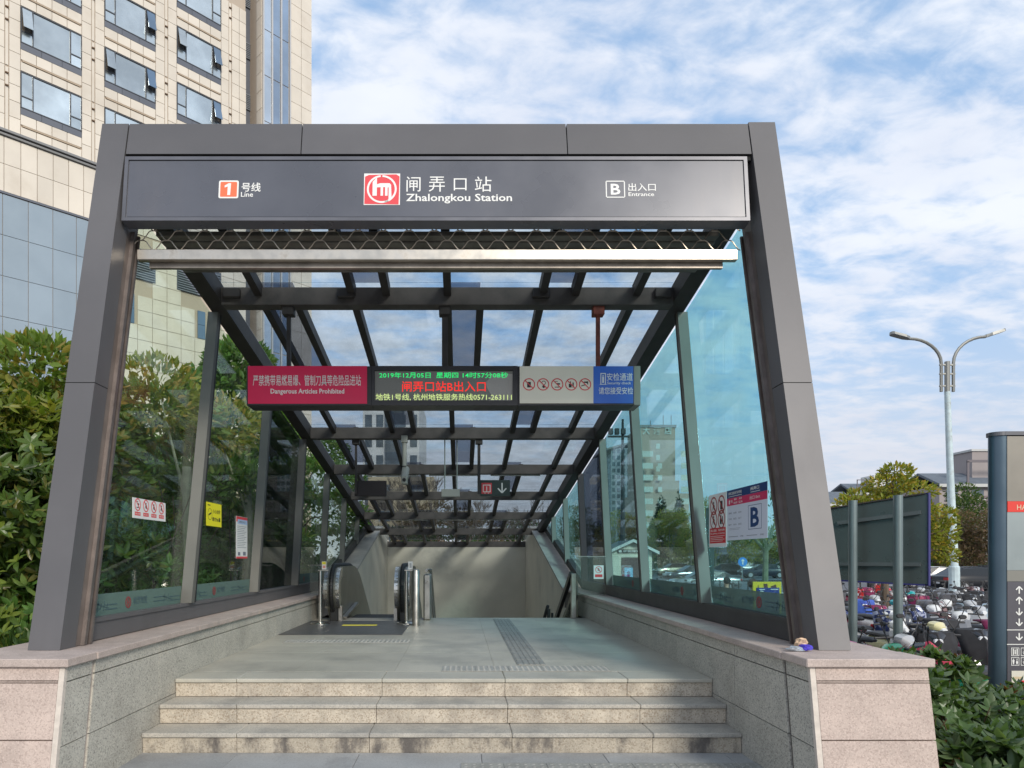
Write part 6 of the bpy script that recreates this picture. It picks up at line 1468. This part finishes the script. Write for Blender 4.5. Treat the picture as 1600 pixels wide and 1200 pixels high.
# ================================================================== scooters
def scooter_proto(body, quilt=None, box=None, cover=None, seatm=None, second=None):
    T = bpy.data.objects.new('electric_scooter', None); COL.objects.link(T)
    body2 = second or body
    plastic = mat('dark_plastic',(.035,.035,.037),.5)
    def bd(mb, n, m_, par=T, sm=True): 
        if sm: mb.smooth()
        return mb.build(n, m_, par, world=False)
    bd(MB().loft([((0,-.86,.70),.03,.03),((0,-.78,.68),.12,.09),((0,-.55,.62),.165,.15),((0,-.25,.56),.16,.18),((0,-.05,.46),.13,.16),((0,.02,.36),.10,.08)]), 'body', body)
    bd(MB().loft([((0,-.80,.80),.09,.03),((0,-.6,.80),.14,.05),((0,-.3,.775),.14,.05),((0,-.02,.765),.10,.045),((0,.03,.75),.06,.02)]), 'seat', seatm or plastic)
    bd(MB().box(-.15,.15,-.05,.42,.24,.32,bev=.03), 'footboard', plastic, sm=False)
    m = MB(); m.add([(-.16,.40,.28),(.16,.40,.28),(.21,.44,.62),(.15,.36,.93),(-.15,.36,.93),(-.21,.44,.62),(-.10,.50,.28),(.10,.50,.28),(.13,.57,.62),(.08,.47,.95),(-.08,.47,.95),(-.13,.57,.62)],
        [(0,1,2,5),(5,2,3,4),(6,11,8,7),(11,10,9,8),(0,6,7,1),(1,7,8,2),(2,8,9,3),(3,9,10,4),(4,10,11,5),(5,11,6,0)]); bd(m, 'leg_shield', body2, sm=False)
    hd_ = bd(MB().loft([((0,.28,1.0),.05,.03),((0,.36,1.02),.13,.07),((0,.46,1.0),.12,.08),((0,.53,.96),.05,.05)]), 'steering_head', body)
    bd(MB().loft([((0,.49,.96),.075,.055),((0,.55,.95),.05,.035)],10), 'headlight', mat('headlight_glass'), hd_)
    bd(MB().tube([(-.35,.27,1.03),(-.2,.33,1.04),(.2,.33,1.04),(.35,.27,1.03)],.016,6), 'handlebar', plastic)
    for s in (-1,1):
        q = MB(); q.tube([(s*.22,.33,1.05),(s*.30,.34,1.16),(s*.33,.33,1.24)],.007,5); q.loft([((s*.36,.325,1.27),.05,.032),((s*.36,.345,1.27),.04,.026)],10); bd(q,'mirror',plastic)
    for y in (.70,-.60):
        w = bd(MB().lathe((0,y,.23),[(.20,-.045),(.23,-.03),(.23,.03),(.20,.045)],18,'X'),'wheel',M_RUB); bd(MB().lathe((0,y,.23),[(.12,-.05),(.12,.05)],10,'X'),'rim',mat('alloy_rim'),w,False)
    bd(MB().loft([((0,.48,.40),.05,.05),((0,.60,.47),.075,.03),((0,.74,.47),.075,.03),((0,.90,.40),.04,.02)],10),'front_fender',body2)
    bd(MB().tube([(0,.46,.85),(.0,.60,.45),(0,.70,.23)],.03,6),'fork',plastic)
    bd(MB().box(-.07,.07,-.90,-.86,.60,.70,bev=.01),'tail_light',mat('tail_red'),sm=False)
    if box: bd(MB().loft([((0,-1.02,.98),.15,.13),((0,-.98,.98),.18,.16),((0,-.74,.98),.18,.16),((0,-.70,.98),.15,.13)],14,5),'rear_box',box)
    if quilt:
        m = MB(); vs = []; fs = []
        for j,(y,z,w) in enumerate(((.30,1.10,.20),(.47,1.07,.25),(.57,.92,.25),(.60,.74,.22),(.60,.54,.19),(.57,.40,.13))):
            for i in range(7): a = i/6-.5; vs.append((a*2*w, y-.30*a*a*2+.030*math.sin(i*2.1+j*.8), z-.05*abs(a)*(j==0)))
        for j in range(5):
            for i in range(6): fs.append((j*7+i,j*7+i+1,(j+1)*7+i+1,(j+1)*7+i))
        o = m.add(vs,fs).smooth().build('windshield_quilt', quilt, T, world=False); md = o.modifiers.new('s','SOLIDIFY'); md.thickness = .025
    if cover:
        bd(MB().loft([((0,-.9,.60),.06,.14),((0,-.75,.63),.17,.22),((0,-.45,.58),.20,.27),((0,-.1,.56),.17,.24),((0,.1,.62),.17,.28),((0,.30,.80),.28,.30),((0,.50,.76),.24,.28),((0,.66,.6),.10,.16)],14,2.2),'rain_cover',cover)
    return T
def paint(n, c, r=.25): return mat(n, c, r, 0, coat=.6, var=.05, vscale=6)
def dotted(n, c, d):
    if n in MATS: return MATS[n]
    return mat(n, c, .85, speck=d, sscale=16, samt=1.)
Q_NAVY = dotted('navy_dotted_quilt',(.025,.04,.13),(.35,.38,.5)); Q_BRN = dotted('brown_dotted_quilt',(.05,.02,.025),(.3,.2,.2)); Q_BLUE = mat('blue_cloth',(.05,.11,.42),.8,var=.25,vscale=8); Q_WINE = mat('wine_cloth',(.16,.01,.06),.8,var=.25,vscale=8); Q_PINK = mat('pink_cloth',(.62,.22,.36),.8,var=.2,vscale=8); Q_BLK = mat('black_cloth',(.025,.025,.028),.85,var=.3,vscale=9)
specs = [('black', dict(body=paint('gloss_black',(.015,.015,.018)), quilt=Q_BLK), 'black scooter with black quilt'),
 ('white', dict(body=paint('gloss_white',(.72,.72,.70)), second=paint('gloss_grey',(.22,.23,.25))), 'white and grey scooter with bare front shield'),
 ('cream', dict(body=paint('gloss_cream',(.66,.60,.33))), 'pale yellow scooter'),
 ('red', dict(body=paint('gloss_red',(.55,.02,.03)), box=paint('red_box',(.6,.03,.03))), 'red scooter with red rear box'),
 ('navyq', dict(body=paint('gloss_white',()) if 0 else MATS['gloss_white'], quilt=Q_NAVY), 'white scooter with navy dotted quilt'),
 ('brownq', dict(body=MATS['gloss_silver'] if 'gloss_silver' in MATS else paint('gloss_silver',(.42,.43,.44)), quilt=Q_BRN), 'silver scooter with brown dotted quilt'),
 ('blueq', dict(body=paint('gloss_blue',(.03,.06,.35)), quilt=Q_BLUE), 'blue scooter with blue cloth'),
 ('wineq', dict(body=paint('gloss_wine',(.30,.03,.07)), quilt=Q_WINE), 'wine red scooter with matching cloth'),
 ('silver', dict(body=paint('gloss_silver',(.42,.43,.44)), box=paint('grey_box',(.10,.10,.11))), 'silver scooter with grey rear box'),
 ('teal', dict(body=paint('gloss_teal',(.02,.35,.38)), second=MATS['gloss_white']), 'teal scooter with white shield'),
 ('pink', dict(body=paint('gloss_pink',(.65,.28,.42)), quilt=Q_PINK), 'pink scooter with pink cloth'),
 ('green', dict(body=paint('gloss_green',(.02,.42,.18))), 'bright green scooter'),
 ('redcov', dict(body=MATS['gloss_black'], cover=mat('red_cover_cloth',(.68,.03,.08),.6,var=.2,vscale=10)), 'scooter under a red cover'),
 ('clear', dict(body=MATS['gloss_black'], cover=mat('pale_plastic_cover',(.42,.52,.58),.25,var=.3,vscale=8)), 'scooter under a pale plastic cover')]
protos = {k:(scooter_proto(**d), desc) for k,d,desc in specs}
used_p = set()
def place_scooter(kind, x, y, rz, label, tilt=0):
    P, desc = protos[kind]
    o = P if kind not in used_p else copy_tree(P)
    used_p.add(kind); o.location = (x,y,-.6); o.rotation_euler = (tilt,0,rz); tag(o, label, 'scooter', 'scooters packed in the car park'); return o
rowsD = [(7.7,['pink','green','redcov'],'nearest to the hedge'),(9.2,['silver','black','black'],'in the second row'),(10.9,['white','cream','black','wineq'],'in the third row'),
 (12.6,['silver','navyq','brownq','white','blueq'],'in the fourth row'),(14.3,['wineq','navyq','white','silver','clear'],'in the fifth row'),(16.2,['blueq','teal','brownq','white','silver','blueq'],'in the sixth row'),
 (18.2,['silver','white','wineq','silver','black','clear'],'in the seventh row'),(20.4,['red','brownq','teal','white','silver','black','navyq'],'in the eighth row'),(22.8,['wineq','red','silver','white','black','brownq','white'],'in the back row')]
ordn = ['first','second','third','fourth','fifth','sixth','seventh']
g = random.Random(17)
for D, kinds, rowname in rowsD:
    x0 = .575*D; x1 = .80*D; n = len(kinds)
    for i,kd in enumerate(kinds):
        x = x0+(x1-x0)*(i+.35)/n; y = D+g.uniform(-.25,.25)
        rz = R(180+g.uniform(-38,38)) if D > 8 else R(75+g.uniform(-20,20))
        place_scooter(kd, x, y, rz, '%s, %s from the left %s' % (protos[kd][1], ordn[i], rowname), g.uniform(-.06,.06))
for kd,xp,D,lab in (('white',1112,17,'white and grey scooter behind the dark pole, seen through the glass'),('green',1122,15.5,'bright green scooter just above the frosted band, left of the hooded person'),('white',1128,20,'white and grey scooter between pole and hooded person'),
        ('clear',1018,26,'scooter under a pale plastic cover beside the hut wall'),('black',1047,28,'black scooter between the hut and the wide mullion'),('silver',1085,24,'silver scooter low beside the wide mullion'),('black',1100,26,'black scooter left of the dark pole behind the glass')):
    place_scooter(kd, S(xp,0,D).x, D, R(160+g.uniform(-30,30)), lab)
T = thing('bike_rack', 'long galvanised rack rail running between the scooters', 'bike rack', (7.1,10.4,-.6)); MGV = mat('galvanised_rail',(.42,.43,.44),.4,.7)
MB().tube([(7.15,12.0,.16),(6.95,8.0,.16)],.028,8).build('top_rail', MGV, T)
for k in range(9): y = 8.1+k*.47; MB().tube([(6.95+.05*k*.47,y,-.6),(6.95+.05*k*.47,y,.15)],.02,6).build('upright', MGV, T)

# advertising boards behind the glass
D = 15.5; a = S(1177,909,D); b_ = S(1221,909,D)
T = thing('yellow_board', 'low yellow advertising board with dark figures behind the right pane', 'sign board', (a.x,D,-.6)); q = MB().box(a.x,b_.x,D,D+.05,-.6,a.z).build('board', mat('yellow_board_print',(.80,.58,.03),.5), T)
F = Face((a.x,D-.002,-.6),(1,0,0),(0,0,1)); m = MB(); w = b_.x-a.x; h = a.z+.6
F.poly(m,[(.02,h*.7),(.18*w,h*.96),(.25*w,h*.8)],0,.002); F.poly(m,[(.36*w,h*.97),(.5*w,h*.97),(.55*w,h*.84),(.4*w,h*.8)],0,.002); F.poly(m,[(.62*w,h*.93),(.8*w,h*.96),(.9*w,h*.82),(.66*w,h*.84)],0,.002); m.build('dark_figures', mat('brown_print',(.12,.05,.03),.6), q)
D = 14.3; a = S(1183,918.5,D); b_ = S(1218,918.5,D)
T = thing('blue_board', 'navy board with white marks standing before the yellow board', 'sign board', (a.x,D,-.6)); q = MB().box(a.x,b_.x,D,D+.05,-.6,a.z).build('board', mat('navy_board_print',(.015,.035,.22),.5), T)
F = Face((a.x,D-.002,-.6),(1,0,0),(0,0,1)); m = MB(); w = b_.x-a.x; h = a.z+.6
F.rect(m,.1*w,.35*w,h-.04,h-.025,0,.002); F.rect(m,.6*w,.95*w,h-.04,h-.025,0,.002); F.text(m,'P',.14*w,.30*w,h-.16,h-.06,.002,.03); m.build('lettering', M_WHITE, q, fixn=False)
# round blue road sign and small posts across the road
D = 62; p = S(1160,878,D); T = thing('round_road_sign', 'round blue road sign on a thin pole beyond the cars', 'road sign', (p.x,D,-.6))
MB().tube([(p.x,D,-.6),(p.x,D,p.z)],.05,6).build('pole', MGV, T); q = MB().lathe((p.x,D-.1,p.z),[(.42,0),(.42,.04)],20,'Y').build('disc', mat('sign_blue',(.02,.25,.70),.4), T)
F = Face((p.x,D-.11,p.z),(1,0,0),(0,0,1)); m = MB(); F.rect(m,-.05,.05,-.25,.15,0,.01); F.poly(m,[(-.18,.08),(.18,.08),(0,.28)],.011,.02); m.build('white_arrow', M_WHITE, q)

# ================================================================== people
def skin_mesh(name, joints, edges, material, parent, sub=2):
    me = bpy.data.meshes.new(name); me.from_pydata([j[0] for j in joints], edges, []); o = bpy.data.objects.new(name, me); COL.objects.link(o)
    md = o.modifiers.new('skin','SKIN'); 
    for i,j in enumerate(joints):
        sv = me.skin_vertices[0].data[i]; r = j[1]; sv.radius = (r,r) if isinstance(r,(int,float)) else r; sv.use_root = (i==0)
    s = o.modifiers.new('sub','SUBSURF'); s.levels = sub; s.render_levels = sub
    bpy.context.view_layer.update()
    m2 = bpy.data.meshes.new_from_object(o.evaluated_get(bpy.context.evaluated_depsgraph_get())); bpy.data.objects.remove(o)
    m2.materials.clear(); m2.materials.append(material)
    for p in m2.polygons: p.use_smooth = True
    q = link(name, m2, parent); return q
def person(label, loc, rz, jacket, trousers, hairc, hood=False, lookdown=.0, s=1.):
    """seated figure: local +y is forward, z = 0 is the ground"""
    T = thing('person', label, 'person', loc, rz); SK = mat('skin_tone',(.55,.33,.23),.55)
    J = [((0,0,.60),.13),((0,.02,.78),.125),((0,.05,.98),.135),((0,.06,1.10),.10),((0,.07,1.17),.052),((0,.09,1.24),.055),((0,.10,1.31),.088),((0,.10,1.40),.085),
         ((.17,.05,1.08),.06),((.24,.10,.86),.045),((.17,.32,.80),.036),((.15,.42,.82),.03),((-.17,.05,1.08),.06),((-.24,.10,.86),.045),((-.17,.32,.80),.036),((-.15,.42,.82),.03),
         ((.10,.05,.58),.09),((.13,.42,.56),.065),((.14,.40,.12),.045),((.14,.54,.04),.04),((-.10,.05,.58),.09),((-.13,.42,.56),.065),((-.14,.40,.12),.045),((-.14,.54,.04),.04)]
    Ed = [(0,1),(1,2),(2,3),(3,4),(4,5),(5,6),(6,7),(3,8),(8,9),(9,10),(10,11),(3,12),(12,13),(13,14),(14,15),(0,16),(16,17),(17,18),(18,19),(0,20),(20,21),(21,22),(22,23)]
    J = [(tuple(s*c for c in p), r*s) for p,r in J]
    b_ = skin_mesh('body', J, Ed, SK, T)
    up = [0,1,2,3,8,9,10,12,13,14]; idx = {k:i for i,k in enumerate(up)}
    skin_mesh('jacket', [(J[k][0], J[k][1]+.028) for k in up], [(idx[a],idx[c]) for a,c in Ed if a in idx and c in idx], jacket, T)
    lo = [0,16,17,18,20,21,22]; idx = {k:i for i,k in enumerate(lo)}
    skin_mesh('trousers', [(J[k][0], J[k][1]+.018) for k in lo], [(idx[a],idx[c]) for a,c in Ed if a in idx and c in idx], trousers, T)
    m = MB(); c0 = (0,.075*s,1.40*s)
    bm = bmesh.new(); bmesh.ops.create_icosphere(bm, subdivisions=3, radius=1)
    for v in bm.verts: v.co = Vector((c0[0]+v.co.x*.105*s, c0[1]+v.co.y*.118*s, c0[2]+v.co.z*(.115 if v.co.z>0 else .12)*s))
    dl = [v for v in bm.verts if not hood and v.co.y > (.10+.02)*s and v.co.z < 1.405*s]; bmesh.ops.delete(bm, geom=dl, context='VERTS')
    if hood: 
        dl = [v for v in bm.verts if v.co.y > .15*s and v.co.z < 1.45*s]; bmesh.ops.delete(bm, geom=dl, context='VERTS')
    bm.verts.index_update(); m.add([v.co[:] for v in bm.verts], [[v.index for v in f.verts] for f in bm.faces]); bm.free()
    m.smooth().build('hood' if hood else 'hair', jacket if hood else hairc, T, world=False)
    f = MB(); f.loft([((0,.175*s,1.345*s),.018*s,.03*s),((0,.205*s,1.33*s),.013*s,.014*s)],8); f.smooth().build('nose', SK, T, world=False)
    for sx3 in (-1,1): MB().box(sx3*.035*s-.012,sx3*.035*s+.012,.17*s,.182*s,1.365*s,1.38*s).build('eye', M_BLK, T, world=False); MB().loft([((sx3*.088*s,.08*s,1.34*s),.012,.03),((sx3*.09*s,.10*s,1.34*s),.010,.022)],8).build('ear', SK, T, world=False)
    MB().box(-.022*s,.022*s,.168*s,.178*s,1.288*s,1.296*s).build('mouth', mat('lip',(.35,.12,.10),.5), T, world=False)
    return T
D = 16.4; p = S(1171,0,D); person('brown-haired person in a pale blue top sitting among scooters', (p.x,D,-.6), R(-120), mat('pale_blue_top',(.38,.50,.55),.8), mat('dark_trousers',(.04,.045,.06),.85), mat('brown_hair',(.07,.03,.02),.6), s=1.03)
place_scooter('white', p.x, D, R(-120), 'white and grey scooter carrying the person in the pale blue top')
D = 20.5; p = S(1138,0,D); person('hooded person in black with back turned, near the dark pole', (p.x,D,-.6), R(10), mat('black_jacket',(.02,.022,.022),.85), mat('dark_trousers'), mat('brown_hair'), hood=True, s=.98)
place_scooter('black', p.x, D, R(10), 'black scooter with black quilt carrying the hooded person')
